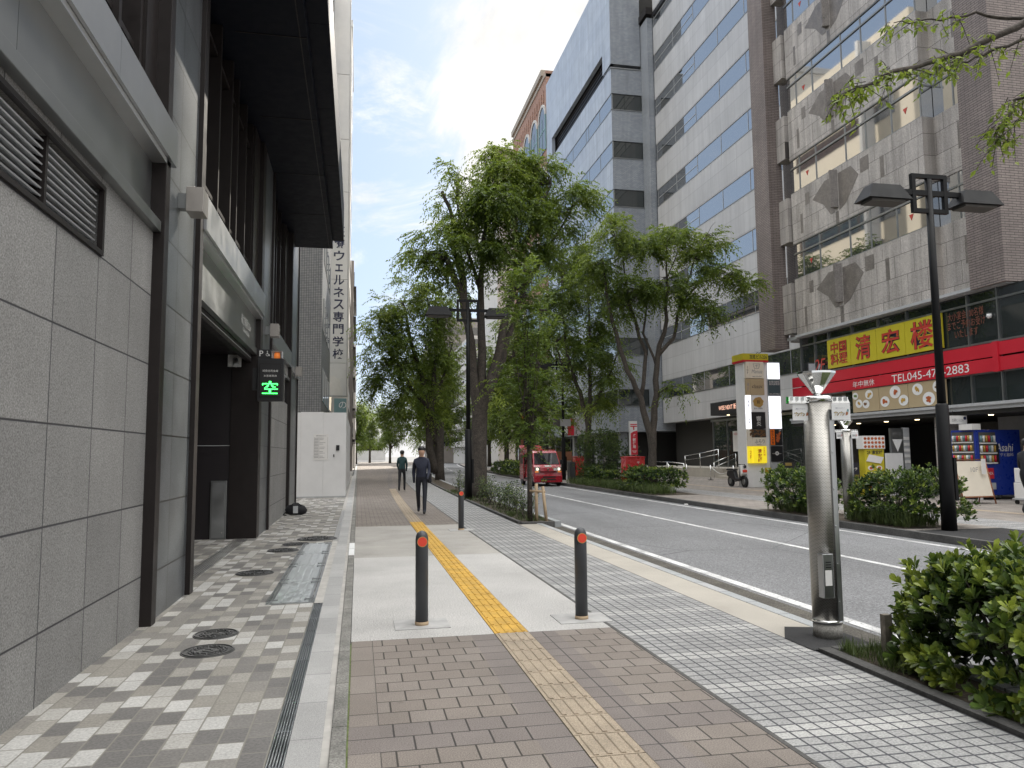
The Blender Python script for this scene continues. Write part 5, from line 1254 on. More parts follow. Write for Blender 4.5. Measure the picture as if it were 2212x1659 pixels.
dc = empty('dome_camera', (18.6, 18.9, 5.6), 'white dome camera on the upper glazing right of the yellow sign', 'security camera')
MB().lathe(18.66, 19.35, [(.001, 5.48), (.06, 5.5), (.08, 5.56), (.07, 5.62)], 16).build('dome', 'white_paint', dc); MB().box(18.6, 18.72, 19.3, 19.4, 5.62, 5.66).build('bracket', 'steel_satin', dc)

# vending machine
vm = empty('vending_machine', (19.0, 20.2, .03), 'blue drink vending machine with glass front on the building side', 'vending machine')
vx0, vx1, vy0, vy1 = 18.28, 19.06, 19.75, 20.9     # long side facing the road is at x = 18.28
MB().box(18.36, 19.9, 19.80, 20.75, .16, 2.14).build('cabinet', 'blue_vend', vm, bevel=.015)
fr = MB(); fr.box(18.30, 18.36, 19.80, 20.75, .2, 2.14); fr_ = fr.build('front_door', 'blue_vend', vm, bevel=.01)
dsp = MB().box(18.285, 18.30, 19.86, 20.70, 1.12, 2.08).build('display_window', 'interior_mid', fr_)
DR = ('sign_red', 'food_c', 'paper', 'teal_frame')
for i in range(3):
    for j in range(9): yy = 19.93+.088*j; MB().cyl(18.262, yy, 1.20+.30*i, 1.37+.30*i, .03, n=10).build('drink', DR[(i*5+j*3) % 4], fr_)
b = MB()
for i in range(3): b.box(18.26, 18.29, 19.86, 20.7, 1.14+.30*i, 1.18+.30*i)
b.build('price_strip', 'paper', fr_); MB().box(18.25, 18.29, 20.0, 20.5, .72, 1.0).build('advert', 'sign_red', fr_); text('WONDA', (18.25, 20.25, .88), .10, 'paper', fr_, w_=.36); MB().box(18.27, 18.3, 19.95, 20.55, .38, .56).build('dispense_flap', 'grey_paint', fr_)
MB().box(18.2, 18.5, 19.78, 20.3, 2.14, 2.32).build('top_sign', 'paper', vm)
# on the camera-facing side
text('Asahi', (19.32, 19.80, 1.60), .24, 'paper', vm, right=EAST, w_=.62, shear=.15, bold=.01); text('アサヒ飲料', (19.32, 19.80, 1.38), .11, 'paper', vm, right=EAST, w_=.6)
fp_ = MB(); fp_.box(18.42, 19.0, 19.785, 19.80, 1.10, 2.06); ff = fp_.build('side_display', 'interior_mid', vm); 
for i in range(3):
    for j in range(6): MB().cyl(18.47+.094*j, 19.765, 1.17+.30*i, 1.36+.30*i, .034, n=10).build('drink', DR[(i*5+j*3+1) % 4], ff)
b = MB()
for i in range(3): b.box(18.42, 19.0, 19.74, 19.79, 1.11+.30*i, 1.15+.30*i)
b.build('price_strip', 'paper', ff); rw_ = MB().box(18.5, 18.86, 19.77, 19.8, .66, .98).build('advert', 'sign_red', vm); text('WONDA', (18.68, 19.77, .82), .09, 'paper', rw_, right=EAST, w_=.3)
MB().box(18.52, 18.92, 19.78, 19.8, .34, .54).build('dispense_flap', 'grey_paint', vm); MB().box(19.02, 19.1, 19.785, 19.8, 1.1, 1.7).build('coin_panel', 'black_metal', vm)
b = MB()
for x in (18.45, 19.8):
    for yy in (19.9, 20.65): b.box(x-.05, x+.05, yy-.05, yy+.05, .03, .16)
b.build('feet', 'white_paint', vm)
gv = empty('green_cabinet', (19.9, 17.2, .03), 'edge of a grey green vending cabinet cut off by the right border', 'vending machine')
MB().box(19.75, 20.5, 18.3, 19.2, .05, 2.1).build('cabinet', 'teal_dark', gv, bevel=.02); MB().box(19.72, 19.76, 18.35, 19.15, .3, 2.0).build('front_door', 'grey_paint', gv)
ct = empty('hand_cart', (18.2, 17.6, .03), 'low delivery cart stacked with white boxes in front of the blue vending machine', 'cart')
MB().box(17.7, 18.3, 17.4, 18.0, .16, .2).build('deck', 'grey_paint', ct); b = MB()
for x in (17.78, 18.22):
    for yy in (17.48, 17.92): b.tube([(x-.02, yy, .09), (x+.02, yy, .09)], .06, 12)
b.build('castor', 'rubber', ct); MB().box(17.74, 18.26, 17.44, 17.96, .2, .62).build('carton', 'paper', ct, bevel=.01); MB().box(17.76, 18.24, 17.46, 17.94, .63, 1.02).build('carton', 'paper', ct, bevel=.01)

# ------------------------------------------------------------------ post office: red boxes and pylon
def post_box(x, y, label, steel):
    r_ = empty('post_box', (x, y, .03), label, 'post box', 'red post boxes by the planting strip')
    MB().box(x-.30, x+.30, y-.26, y+.26, .03, .24).build('plinth', 'kerb_dark', r_)
    MB().box(x-.44, x+.44, y-.34, y+.34, .24, 1.33).build('body', 'post_red', r_, bevel=.03)
    b = MB(); b.prism([(x-.46, 1.33), (x+.46, 1.33), (x+.46, 1.37), (x, 1.41), (x-.46, 1.37)], y-.37, y+.37, 'Y'); b.build('lid', 'post_red', r_, bevel=.015)
    MB().box(x-.06, x-.0, y-.352, y-.34, .72, .90).build('handle', 'steel_satin', r_)
    b = MB(); b.box(x+.06, x+.18, y-.345, y-.34, 1.145, 1.16); b.box(x+.06, x+.18, y-.345, y-.34, 1.115, 1.13); b.box(x+.112, x+.128, y-.345, y-.34, 1.06, 1.115); b.build('postal_mark', 'paper', r_)
    if steel: MB().box(x-.78, x-.46, y-.3, y+.3, .03, 1.05).build('side_cabinet', 'bollard_grey', r_)
post_box(13.05, 43.8, 'red post box beside a dark cabinet next to the far street lamp', True)
post_box(11.98, 32.2, 'red post box standing alone right of the rounded green conifer', False)
jp = empty('post_office_pylon', (13.9, 37.4, .03), 'slim white and red post office pylon sign behind the red post box', 'sign')
b = MB(); b.cyl(13.84, 37.5, .03, 1.6, .035); b.cyl(14.14, 37.5, .03, 1.6, .035); b.build('legs', 'steel_satin', jp)
pn = MB().box(13.78, 14.2, 37.42, 37.56, 1.45, 3.2).build('panel', 'white_panel', jp)
b = MB(); b.prism([(13.84, 1.46), (14.2, 1.46), (14.2, 2.70), (14.0, 2.66), (13.84, 2.56)], 37.405, 37.418, 'Y'); b.build('red_field', 'sign_red', pn)
b = MB(); b.box(13.83, 14.19, 37.41, 37.418, 3.0, 3.05); b.box(13.83, 14.19, 37.41, 37.418, 2.9, 2.95); b.box(13.98, 14.04, 37.41, 37.418, 2.74, 2.9); b.build('postal_mark', 'sign_red', pn)
text('郵\n便\n局', (14.02, 37.404, 2.05), .52, 'paper', pn, right=EAST, w_=.17, bold=.02); text('JP', (14.02, 37.404, 2.47), .11, 'paper', pn, right=EAST, shear=.3, bold=.03); text('POST', (14.02, 37.404, 2.38), .035, 'paper', pn, right=EAST); text('新横浜駅前\n郵便局', (14.02, 37.404, 1.62), .12, 'paper', pn, right=EAST, w_=.26)

# ------------------------------------------------------------------ red delivery van (front faces the camera)
vx, vy, vz = 9.44, 37.55, -.1
vn = empty('delivery_van', (vx, vy+1.7, vz), 'small red postal delivery van stopped at the far kerb with hazard lights on', 'van')
def VP(y, z): return (vy+y, vz+z)
prof = [(.02, .30), (.0, .52), (.03, .74), (.10, .98), (.22, 1.06), (.62, 1.70), (.80, 1.80), (1.3, 1.86), (2.6, 1.87), (3.25, 1.82), (3.38, 1.2), (3.39, .35), (3.3, .22), (.15, .22)]
def hw(z): return .735 if z < .95 else .735-(z-.95)*.115
mb = MB(); n = len(prof)
Lp = [(vx-hw(z), vy+y, vz+z) for y, z in prof]; Rp = [(vx+hw(z), vy+y, vz+z) for y, z in prof]
for i in range(n):
    j = (i+1) % n; mb.face([Rp[i], Lp[i], Lp[j], Rp[j]])
mb.face(Lp[::-1]); mb.face(Rp)
bo = mb.build('body', 'van_red', vn, bevel=.035)
# fix normals for the closed shell
import bmesh
bm_ = bmesh.new(); bm_.from_mesh(bo.data); bmesh.ops.remove_doubles(bm_, verts=bm_.verts, dist=1e-4); bmesh.ops.recalc_face_normals(bm_, faces=bm_.faces); bm_.to_mesh(bo.data); bm_.free()
def front(y0, z0, y1, z1, x0b, x1b, x0t, x1t, off=.012):     # panel lying on the sloping front between two profile points
    nrm = Vector((0, -(z1-z0), (y1-y0))).normalized()*off
    return [(vx+x0b, vy+y0+nrm.y, vz+z0+nrm.z), (vx+x1b, vy+y0+nrm.y, vz+z0+nrm.z), (vx+x1t, vy+y1+nrm.y, vz+z1+nrm.z), (vx+x0t, vy+y1+nrm.y, vz+z1+nrm.z)]
ws = MB().face(front(.25, 1.10, .605, 1.675, -.66, .66, -.585, .585)).build('windscreen', 'glass_dark', vn)
b = MB(); b.tube([(vx-.5, vy+.24, vz+1.09), (vx-.05, vy+.30, vz+1.20)], .008, 5); b.tube([(vx+.05, vy+.24, vz+1.09), (vx+.5, vy+.30, vz+1.2)], .008, 5); b.build('wiper', 'rubber', ws)
for s in (-1, 1):
    h_ = MB(); xo, xi = vx+s*.70, vx+s*.43; xs_ = sorted((xo, xi))
    h_.box(xs_[0], xs_[1], vy-.012, vy+.10, vz+.70, vz+.98); hl = h_.build('headlight', 'chrome', vn, bevel=.015)
    MB().tube([(vx+s*.56, vy-.018, vz+.87), (vx+s*.56, vy-.010, vz+.87)], .075, 16).build('lamp', 'headlamp', hl)
    MB().box(min(vx+s*.68, vx+s*.50), max(vx+s*.68, vx+s*.50), vy-.02, vy-.01, vz+.705, vz+.775).build('indicator', 'lamp_amber', hl)
    w_ = MB()
    m_ = MB(); m_.box(min(vx+s*.76, vx+s*.90), max(vx+s*.76, vx+s*.90), vy+.42, vy+.52, vz+1.10, vz+1.34); m_.build('wing_mirror', 'black_metal', vn, bevel=.02)
    sg_ = MB(); xx = vx+s*(hw(1.35)+.006); sl = .115
    for y0, y1 in ((.62, 1.25), (1.35, 2.25), (2.35, 3.2)):
        sg_.face([(vx+s*(hw(1.12)+.008), vy+y0-(.22 if y0 < .7 else 0), vz+1.12), (vx+s*(hw(1.12)+.008), vy+y1, vz+1.12), (vx+s*(hw(1.66)+.008), vy+y1, vz+1.66), (vx+s*(hw(1.66)+.008), vy+y0+.1, vz+1.66)][::(1 if s > 0 else -1)])
    sg_.build('side_window', 'glass_dark', vn)
    for y0 in (.52, 2.85):
        w_ = MB(); w_.tube([(vx+s*.60, vy+y0, vz+.28), (vx+s*.745, vy+y0, vz+.28)], .28, 24); wo = w_.build('wheel', 'rubber', vn)
        MB().tube([(vx+s*.735, vy+y0, vz+.28), (vx+s*.755, vy+y0, vz+.28)], .17, 18).build('rim', 'steel_satin', wo)
b = MB(); b.box(vx-.42, vx+.42, vy-.012, vy+.03, vz+.70, vz+.78); b.build('grille', 'black_metal', vn)
b = MB()
for z in (.715, .74, .765): b.box(vx-.42, vx+.42, vy-.02, vy-.012, vz+z-.006, vz+z+.006)
b.build('grille_bar', 'van_red', vn)
bp_ = MB(); bp_.box(vx-.73, vx+.73, vy-.055, vy+.12, vz+.20, vz+.56); bpo = bp_.build('bumper', 'van_red', vn, bevel=.03)
b = MB(); b.box(vx-.28, vx+.38, vy-.062, vy-.05, vz+.44, vz+.51); b.box(vx-.2, vx+.38, vy-.062, vy-.05, vz+.31, vz+.38); b.build('air_intake', 'rubber', bpo)
pl = MB().box(vx-.40, vx-.07, vy-.075, vy-.06, vz+.25, vz+.41).build('number_plate', 'ink', bpo); text('63-41', (vx-.235, vy-.075, vz+.305), .085, 'sign_yellow', pl, right=EAST, w_=.27, bold=.02); text('横浜480', (vx-.235, vy-.075, vz+.385), .03, 'sign_yellow', pl, right=EAST)
MB().tube([(vx, vy-.004, vz+.86), (vx, vy+.05, vz+.86)], .045, 14).build('front_emblem', 'chrome', vn)
b = MB(); b.box(vx+.28, vx+.50, vy-.03, vy-.02, vz+.80, vz+.93); pb_ = b.build('route_card', 'paper', vn); text('7', (vx+.42, vy-.03, vz+.87), .07, 'ink', pb_, right=EAST)
MB().face(front(.11, .99, .2, 1.05, -.13, .2, -.13, .2, .01)).build('bonnet_label', 'paper', vn)
# open sliding door on the kerb-far side and raised tailgate
b = MB(); xl = vx-.742; b.face([(xl-.002, vy+1.28, vz+.30), (xl-.002, vy+2.2, vz+.30), (xl-.002+.1, vy+2.2, vz+1.70), (xl-.002+.1, vy+1.28, vz+1.70)][::-1]); b.build('door_opening', 'dark_interior', vn)
b = MB(); b.box(xl-.07, xl-.035, vy+2.15, vy+3.1, vz+.32, vz+1.72); sdr = b.build('sliding_door', 'van_red', vn, bevel=.02); MB().box(xl-.076, xl-.07, vy+2.3, vy+2.95, vz+1.12, vz+1.6).build('window', 'glass_dark', sdr)
b = MB(); b.prism([(3.28+vy, 1.84+vz), (3.34+vy, 1.80+vz), (4.25+vy, 2.06+vz), (4.25+vy, 2.14+vz)], vx-.62, vx+.62, 'X'); tg = b.build('tailgate', 'van_red', vn, bevel=.02)
MB().box(vx-.66, vx-.58, vy+2.6, vy+3.4, vz+1.87, vz+1.93).build('roof_rail', 'van_red', vn)
b = MB(); b.face([(vx-.745, vy+2.5, vz+.8), (vx-.745, vy+2.3, vz+.8), (vx-.745, vy+2.3, vz+1.0), (vx-.745, vy+2.5, vz+1.0)]); b.build('side_marking', 'paper', vn)

# ------------------------------------------------------------------ people
def person(loc, rz, label, hip, joints, cloth):
    """one skinned body; joints: dict name -> (x,y,z) local; clothing as material zones by height"""
    r_ = empty('person', loc, label, 'person', rz=rz)
    order = [('pelvis', None, .135), ('chest', 'pelvis', .155), ('neck', 'chest', .055), ('head_low', 'neck', .075), ('head', 'head_low', .098), ('crown', 'head', .06)]
    for s in 'lr': order += [('sh_'+s, 'chest', .065), ('el_'+s, 'sh_'+s, .054), ('wr_'+s, 'el_'+s, .038), ('ha_'+s, 'wr_'+s, .03), ('hip_'+s, 'pelvis', .095), ('kn_'+s, 'hip_'+s, .072), ('an_'+s, 'kn_'+s, .056), ('to_'+s, 'an_'+s, .036)]
    idx = {}; vs = []; es = []; rad = []
    for nme, par, rd in order:
        idx[nme] = len(vs); vs.append(joints[nme]); rad.append(rd)
        if par: es.append((idx[par], idx[nme]))
    me = bpy.data.meshes.new('body'); me.from_pydata(vs, es, []); o = bpy.data.objects.new('body', me); COL.objects.link(o); o.parent = r_
    sk = o.modifiers.new('skin', 'SKIN')
    for i, r0 in enumerate(rad): me.skin_vertices[0].data[i].radius = (r0, r0*.85)
    me.skin_vertices[0].data[0].use_root = True
    sb_ = o.modifiers.new('sub', 'SUBSURF'); sb_.levels = 2; sb_.render_levels = 2
    nm_ = 'clothes_'+str(len(MATS)); a, t, b = newmat(nm_); z = t.n('ShaderNodeSeparateXYZ', {0: t.n('ShaderNodeTexCoord').outputs['Object']}).outputs[2]
    c = t.mix(t.m('GREATER_THAN', z, .09), (.02, .018, .016), cloth[0]); c = t.mix(t.m('GREATER_THAN', z, .95), c, cloth[1]); c = t.mix(t.m('GREATER_THAN', z, 1.47), c, (.50, .31, .22))
    setp(b, t, col=c, rough=.75); me.materials.append(a)
    hm = MB(); h = joints['head']; hm.lathe(h[0], h[1]+.035, [(.075, h[2]-.03), (.098, h[2]+.04), (.092, h[2]+.09), (.05, h[2]+.135), (.001, h[2]+.142)], 16)
    me2 = bpy.data.meshes.new('hair'); me2.from_pydata(hm.v, [], hm.f); me2.materials.append(MATS['hair']); ho_ = bpy.data.objects.new('hair', me2); COL.objects.link(ho_); ho_.parent = r_
    return r_
J = dict(pelvis=(0, 0, .95), chest=(0, -.03, 1.28), neck=(0, -.03, 1.47), head_low=(0, -.05, 1.54), head=(0, -.06, 1.61), crown=(0, -.05, 1.70),
         sh_l=(-.165, -.02, 1.38), el_l=(-.21, .10, 1.12), wr_l=(-.20, .02, .89), ha_l=(-.19, -.02, .80), sh_r=(.165, -.02, 1.38), el_r=(.20, -.05, 1.11), wr_r=(.17, -.22, .95), ha_r=(.16, -.28, .88),
         hip_l=(-.09, 0, .88), kn_l=(-.09, .06, .49), an_l=(-.09, .30, .16), to_l=(-.09, .22, .05), hip_r=(.09, 0, .88), kn_r=(.09, -.15, .50), an_r=(.09, -.26, .09), to_r=(.09, -.42, .05))
person((14.80, 14.6, .03), R(98), 'person in black trousers walking out of the picture at the right border', None, J, ((.010, .010, .013), (.012, .012, .016)))
bgp = empty('shoulder_bag', (1.82, 19.9, .9), 'dark shoulder bag carried at the hip of the person in navy', 'bag')
MB().box(1.77, 1.87, 19.76, 20.04, .80, 1.05).build('bag_body', 'cloth_black', bgp, bevel=.03); MB().tube([(1.82, 19.85, 1.04), (1.72, 19.88, 1.36), (1.56, 19.9, 1.42)], .012, 6).build('strap', 'cloth_black', bgp)
J2 = dict(J); J2.update(kn_l=(-.1, -.14, .50), an_l=(-.1, -.10, .10), to_l=(-.1, -.28, .05), kn_r=(.1, .06, .48), an_r=(.1, .24, .12), to_r=(.1, .13, .04), el_l=(-.20, -.04, 1.12), wr_l=(-.18, -.14, .92), ha_l=(-.17, -.18, .84))
person((1.62, 19.9, 0), R(-8), 'person in dark navy clothes walking towards the camera beside the yellow strip', None, J, ((.012, .014, .022), (.02, .024, .045)))
person((1.85, 33.0, 0), R(172), 'person in a dark teal jacket walking away down the far pavement', None, J2, ((.015, .016, .02), (.012, .045, .05)))
person((14.3, 48.5, .03), R(15), 'person in a dark navy jacket standing behind the farther red post box', None, J, ((.012, .012, .016), (.018, .022, .04)))

# ------------------------------------------------------------------ trees and plants
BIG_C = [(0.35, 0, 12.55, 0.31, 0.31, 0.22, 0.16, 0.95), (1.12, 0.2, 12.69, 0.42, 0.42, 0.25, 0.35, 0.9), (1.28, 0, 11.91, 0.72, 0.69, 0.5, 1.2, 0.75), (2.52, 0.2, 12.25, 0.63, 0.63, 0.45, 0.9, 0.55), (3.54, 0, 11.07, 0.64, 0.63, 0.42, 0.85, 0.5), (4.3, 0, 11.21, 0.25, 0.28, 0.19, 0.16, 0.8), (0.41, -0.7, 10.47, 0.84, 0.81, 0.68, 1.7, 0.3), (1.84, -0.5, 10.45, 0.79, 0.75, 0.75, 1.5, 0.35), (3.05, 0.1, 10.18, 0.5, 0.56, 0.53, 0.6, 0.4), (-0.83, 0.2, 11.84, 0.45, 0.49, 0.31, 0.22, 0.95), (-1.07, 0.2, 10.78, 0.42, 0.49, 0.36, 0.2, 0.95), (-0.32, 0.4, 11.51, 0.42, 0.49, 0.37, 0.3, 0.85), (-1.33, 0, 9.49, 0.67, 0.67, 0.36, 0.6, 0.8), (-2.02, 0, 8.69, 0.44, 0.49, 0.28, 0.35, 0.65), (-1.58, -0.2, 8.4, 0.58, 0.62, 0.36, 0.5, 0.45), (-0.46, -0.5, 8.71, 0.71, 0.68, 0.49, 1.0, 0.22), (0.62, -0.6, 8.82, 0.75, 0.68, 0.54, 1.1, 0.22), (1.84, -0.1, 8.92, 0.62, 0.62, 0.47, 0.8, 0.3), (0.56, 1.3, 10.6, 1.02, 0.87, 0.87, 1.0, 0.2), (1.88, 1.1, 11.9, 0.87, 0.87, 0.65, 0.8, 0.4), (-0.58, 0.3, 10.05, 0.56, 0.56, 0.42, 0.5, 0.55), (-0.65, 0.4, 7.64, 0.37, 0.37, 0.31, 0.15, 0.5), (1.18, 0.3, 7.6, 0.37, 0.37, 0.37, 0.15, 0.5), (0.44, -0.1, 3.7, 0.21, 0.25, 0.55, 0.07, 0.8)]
BIG_L = [[(-0.0, 0, 1.17, 0.198), (-0.01, 0, 2.87, 0.22), (-0.19, 0.0, 4.53, 0.17), (-0.41, -0.2, 6.17, 0.14), (-0.75, -0.3, 7.48, 0.12), (-1.18, -0.4, 8.45, 0.1)], [(0.01, 0, 1.34, 0.18), (0.04, 0, 3.04, 0.2), (0.14, 0.1, 5.22, 0.16), (0.16, 0.2, 7.28, 0.12), (0.26, 0.2, 9.36, 0.08), (0.46, 0.3, 11.17, 0.04)], [(0.03, 0, 1.34, 0.198), (0.11, 0, 3.04, 0.22), (0.69, -0.1, 5.04, 0.16), (1.03, -0.2, 6.55, 0.14), (1.36, -0.3, 8.24, 0.1), (1.99, -0.3, 10.18, 0.07), (2.74, -0.2, 11.49, 0.04)], [(0.06, 0, 1.51, 0.144), (0.19, 0.1, 3.21, 0.16), (0.96, 0.4, 4.94, 0.12), (1.61, 0.5, 7.22, 0.1), (2.68, 0.4, 9.18, 0.06), (3.67, 0.3, 10.82, 0.03)], [(-0.41, -0.2, 6.17, 0.12), (-0.64, -0.1, 8.55, 0.09), (-0.96, 0, 10.11, 0.075), (-1.3, 0, 11.04, 0.06)], [(-0.33, -0.2, 6.34, 0.1), (-0.78, 0.1, 8.6, 0.08), (-1.07, 0.1, 9.53, 0.07)], [(0.16, 0.2, 7.28, 0.08), (-0.5, 0.3, 9.36, 0.06), (-0.75, 0.3, 10.92, 0.03)]]
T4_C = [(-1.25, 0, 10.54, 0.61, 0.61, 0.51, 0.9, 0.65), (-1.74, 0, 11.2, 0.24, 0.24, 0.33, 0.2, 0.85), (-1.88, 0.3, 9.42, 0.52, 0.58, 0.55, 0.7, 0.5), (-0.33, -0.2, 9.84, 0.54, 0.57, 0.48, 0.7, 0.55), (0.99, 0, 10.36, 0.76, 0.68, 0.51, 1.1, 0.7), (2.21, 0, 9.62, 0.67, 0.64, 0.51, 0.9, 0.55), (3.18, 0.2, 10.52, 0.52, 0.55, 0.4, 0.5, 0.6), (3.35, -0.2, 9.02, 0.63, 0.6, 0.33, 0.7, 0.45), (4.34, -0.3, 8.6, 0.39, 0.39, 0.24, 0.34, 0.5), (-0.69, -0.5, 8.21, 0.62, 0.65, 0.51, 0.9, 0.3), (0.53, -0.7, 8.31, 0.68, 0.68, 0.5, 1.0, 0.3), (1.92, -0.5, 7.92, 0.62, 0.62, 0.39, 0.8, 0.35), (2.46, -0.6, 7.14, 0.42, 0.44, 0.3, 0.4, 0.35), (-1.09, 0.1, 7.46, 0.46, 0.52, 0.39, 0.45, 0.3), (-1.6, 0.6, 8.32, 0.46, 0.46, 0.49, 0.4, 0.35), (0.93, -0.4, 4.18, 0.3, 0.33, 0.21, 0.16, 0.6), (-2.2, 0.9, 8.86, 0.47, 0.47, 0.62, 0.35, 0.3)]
T4_L = [[(-0.02, 0, 0.52, 0.135), (-0.06, 0, 2.22, 0.15), (-0.42, 0, 3.73, 0.12), (-0.98, 0, 4.86, 0.1), (-1.44, 0, 6.38, 0.085), (-1.77, 0.1, 7.92, 0.06), (-1.91, 0.2, 9.49, 0.03)], [(0.02, 0, 0.71, 0.135), (0.05, 0, 2.41, 0.15), (0.25, 0, 3.92, 0.13), (0.33, 0, 5.45, 0.11), (0.74, -0.1, 6.99, 0.08), (0.75, -0.2, 8.72, 0.05), (0.83, -0.1, 10.12, 0.02)], [(0.33, 0, 5.45, 0.09), (1.02, -0.1, 6.22, 0.075), (1.33, -0.2, 7.57, 0.06), (2.19, -0.2, 8.58, 0.04), (3.61, -0.3, 8.81, 0.02)], [(-0.42, 0.0, 3.73, 0.09), (-0.05, 0.3, 5.68, 0.08), (-0.75, 0.2, 7.59, 0.06), (-1.03, 0.1, 9.7, 0.02)], [(0.32, 0, 4.88, 0.06), (-0.13, 0.3, 6.45, 0.05), (0.04, 0.1, 7.98, 0.03)], [(1.33, -0.2, 7.57, 0.05), (2.11, 0, 9.61, 0.03), (2.67, 0, 10.64, 0.015), (3.16, 0.1, 11.3, 0.005)], [(0.75, -0.2, 8.72, 0.03), (1.5, 0, 10.18, 0.015), (2.2, 0.1, 10.94, 0.005)]]
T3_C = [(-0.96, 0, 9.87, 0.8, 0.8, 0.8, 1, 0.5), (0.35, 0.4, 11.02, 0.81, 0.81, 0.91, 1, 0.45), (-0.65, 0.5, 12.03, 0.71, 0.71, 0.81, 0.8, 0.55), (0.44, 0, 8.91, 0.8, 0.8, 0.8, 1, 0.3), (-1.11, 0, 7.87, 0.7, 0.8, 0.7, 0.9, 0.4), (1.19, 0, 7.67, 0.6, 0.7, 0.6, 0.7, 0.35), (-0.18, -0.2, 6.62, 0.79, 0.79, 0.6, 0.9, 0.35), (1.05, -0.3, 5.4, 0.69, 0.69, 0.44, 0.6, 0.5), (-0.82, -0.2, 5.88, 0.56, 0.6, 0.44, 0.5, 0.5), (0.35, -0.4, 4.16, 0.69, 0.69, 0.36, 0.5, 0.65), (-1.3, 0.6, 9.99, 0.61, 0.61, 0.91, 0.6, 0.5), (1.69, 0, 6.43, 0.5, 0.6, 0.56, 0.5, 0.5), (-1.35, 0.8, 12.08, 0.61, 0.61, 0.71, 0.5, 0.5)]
T3_L = [[(0.02, 0, 0.4, 0.144), (0.05, 0, 1.99, 0.16), (0.03, 0, 3.45, 0.14), (-0.52, 0, 5.16, 0.1), (-1.0, 0, 6.88, 0.08), (-1.23, 0, 8.86, 0.05), (-1.17, 0.1, 10.89, 0.02)], [(0.04, 0, 1.51, 0.108), (0.13, 0, 3.21, 0.12), (0.24, 0, 5.17, 0.1), (0.28, 0, 7.41, 0.08), (0.23, 0.1, 9.93, 0.04)], [(0.06, 0, 1.75, 0.09), (0.21, 0, 3.45, 0.1), (0.88, 0, 4.93, 0.08), (1.55, 0, 6.18, 0.05), (1.83, 0, 6.94, 0.02)], [(-0.52, 0, 5.16, 0.07), (-1.39, 0, 6.38, 0.05), (-1.63, 0, 7.37, 0.02)]]
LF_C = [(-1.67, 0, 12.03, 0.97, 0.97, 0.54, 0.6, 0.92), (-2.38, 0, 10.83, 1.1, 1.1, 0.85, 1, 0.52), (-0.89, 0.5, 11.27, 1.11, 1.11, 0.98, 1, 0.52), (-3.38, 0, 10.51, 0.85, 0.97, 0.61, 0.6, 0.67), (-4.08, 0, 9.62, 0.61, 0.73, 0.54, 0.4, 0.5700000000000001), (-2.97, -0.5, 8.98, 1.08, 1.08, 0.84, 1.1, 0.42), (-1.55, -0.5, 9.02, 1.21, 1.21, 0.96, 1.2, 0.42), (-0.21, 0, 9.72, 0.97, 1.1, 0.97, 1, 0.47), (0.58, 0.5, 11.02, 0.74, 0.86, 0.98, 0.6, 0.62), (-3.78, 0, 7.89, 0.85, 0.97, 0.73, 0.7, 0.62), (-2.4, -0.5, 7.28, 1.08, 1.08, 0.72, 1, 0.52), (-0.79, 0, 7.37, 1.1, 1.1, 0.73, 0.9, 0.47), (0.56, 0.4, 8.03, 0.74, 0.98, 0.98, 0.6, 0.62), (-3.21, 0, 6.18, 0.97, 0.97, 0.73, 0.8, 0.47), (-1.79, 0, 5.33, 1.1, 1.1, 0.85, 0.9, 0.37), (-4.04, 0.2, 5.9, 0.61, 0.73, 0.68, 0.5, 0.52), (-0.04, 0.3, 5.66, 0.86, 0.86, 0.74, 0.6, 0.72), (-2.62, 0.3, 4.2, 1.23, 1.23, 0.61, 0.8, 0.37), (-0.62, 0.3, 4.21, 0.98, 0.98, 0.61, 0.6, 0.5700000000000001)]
LF_L = [[(-0.19, 0, 0.4, 0.252), (-0.64, 0, 1.9, 0.28), (-0.7, 0, 3.9, 0.24), (-1.08, 0, 6.2, 0.16), (-1.8, 0, 8.51, 0.12), (-2.24, 0, 10.83, 0.05)], [(-0.19, 0, 2.2, 0.18), (-0.64, 0, 3.9, 0.2), (-0.36, 0, 6.79, 0.14), (-0.2, 0.1, 9.73, 0.08), (-0.92, 0.2, 11.8, 0.03)], [(-0.21, 0, 2.78, 0.126), (-0.7, 0, 4.48, 0.14), (-1.79, 0, 5.62, 0.1), (-2.93, 0, 7.62, 0.06), (-3.79, 0, 9.62, 0.03)], [(-0.15, 0, 2.78, 0.108), (-0.5, 0, 4.48, 0.12), (0.39, 0.2, 6.82, 0.08), (0.83, 0.2, 8.59, 0.03)]]

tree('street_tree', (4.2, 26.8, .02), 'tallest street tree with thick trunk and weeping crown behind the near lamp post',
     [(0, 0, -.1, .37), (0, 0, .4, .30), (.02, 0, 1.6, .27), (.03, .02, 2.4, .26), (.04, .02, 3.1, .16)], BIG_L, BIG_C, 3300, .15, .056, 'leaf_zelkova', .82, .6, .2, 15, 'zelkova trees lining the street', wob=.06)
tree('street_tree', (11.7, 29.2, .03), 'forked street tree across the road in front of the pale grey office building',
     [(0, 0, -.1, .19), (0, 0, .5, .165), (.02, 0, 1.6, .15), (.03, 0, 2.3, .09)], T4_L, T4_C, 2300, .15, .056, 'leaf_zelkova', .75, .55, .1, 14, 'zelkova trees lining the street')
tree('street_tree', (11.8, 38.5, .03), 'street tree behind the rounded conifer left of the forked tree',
     [(0, 0, -.1, .2), (0, 0, 1.0, .17), (.0, 0, 2.0, .15), (0, 0, 2.7, .09)], T3_L, T3_C, 2400, .17, .065, 'leaf_zelkova', .9, .5, .1, 13, 'zelkova trees lining the street')
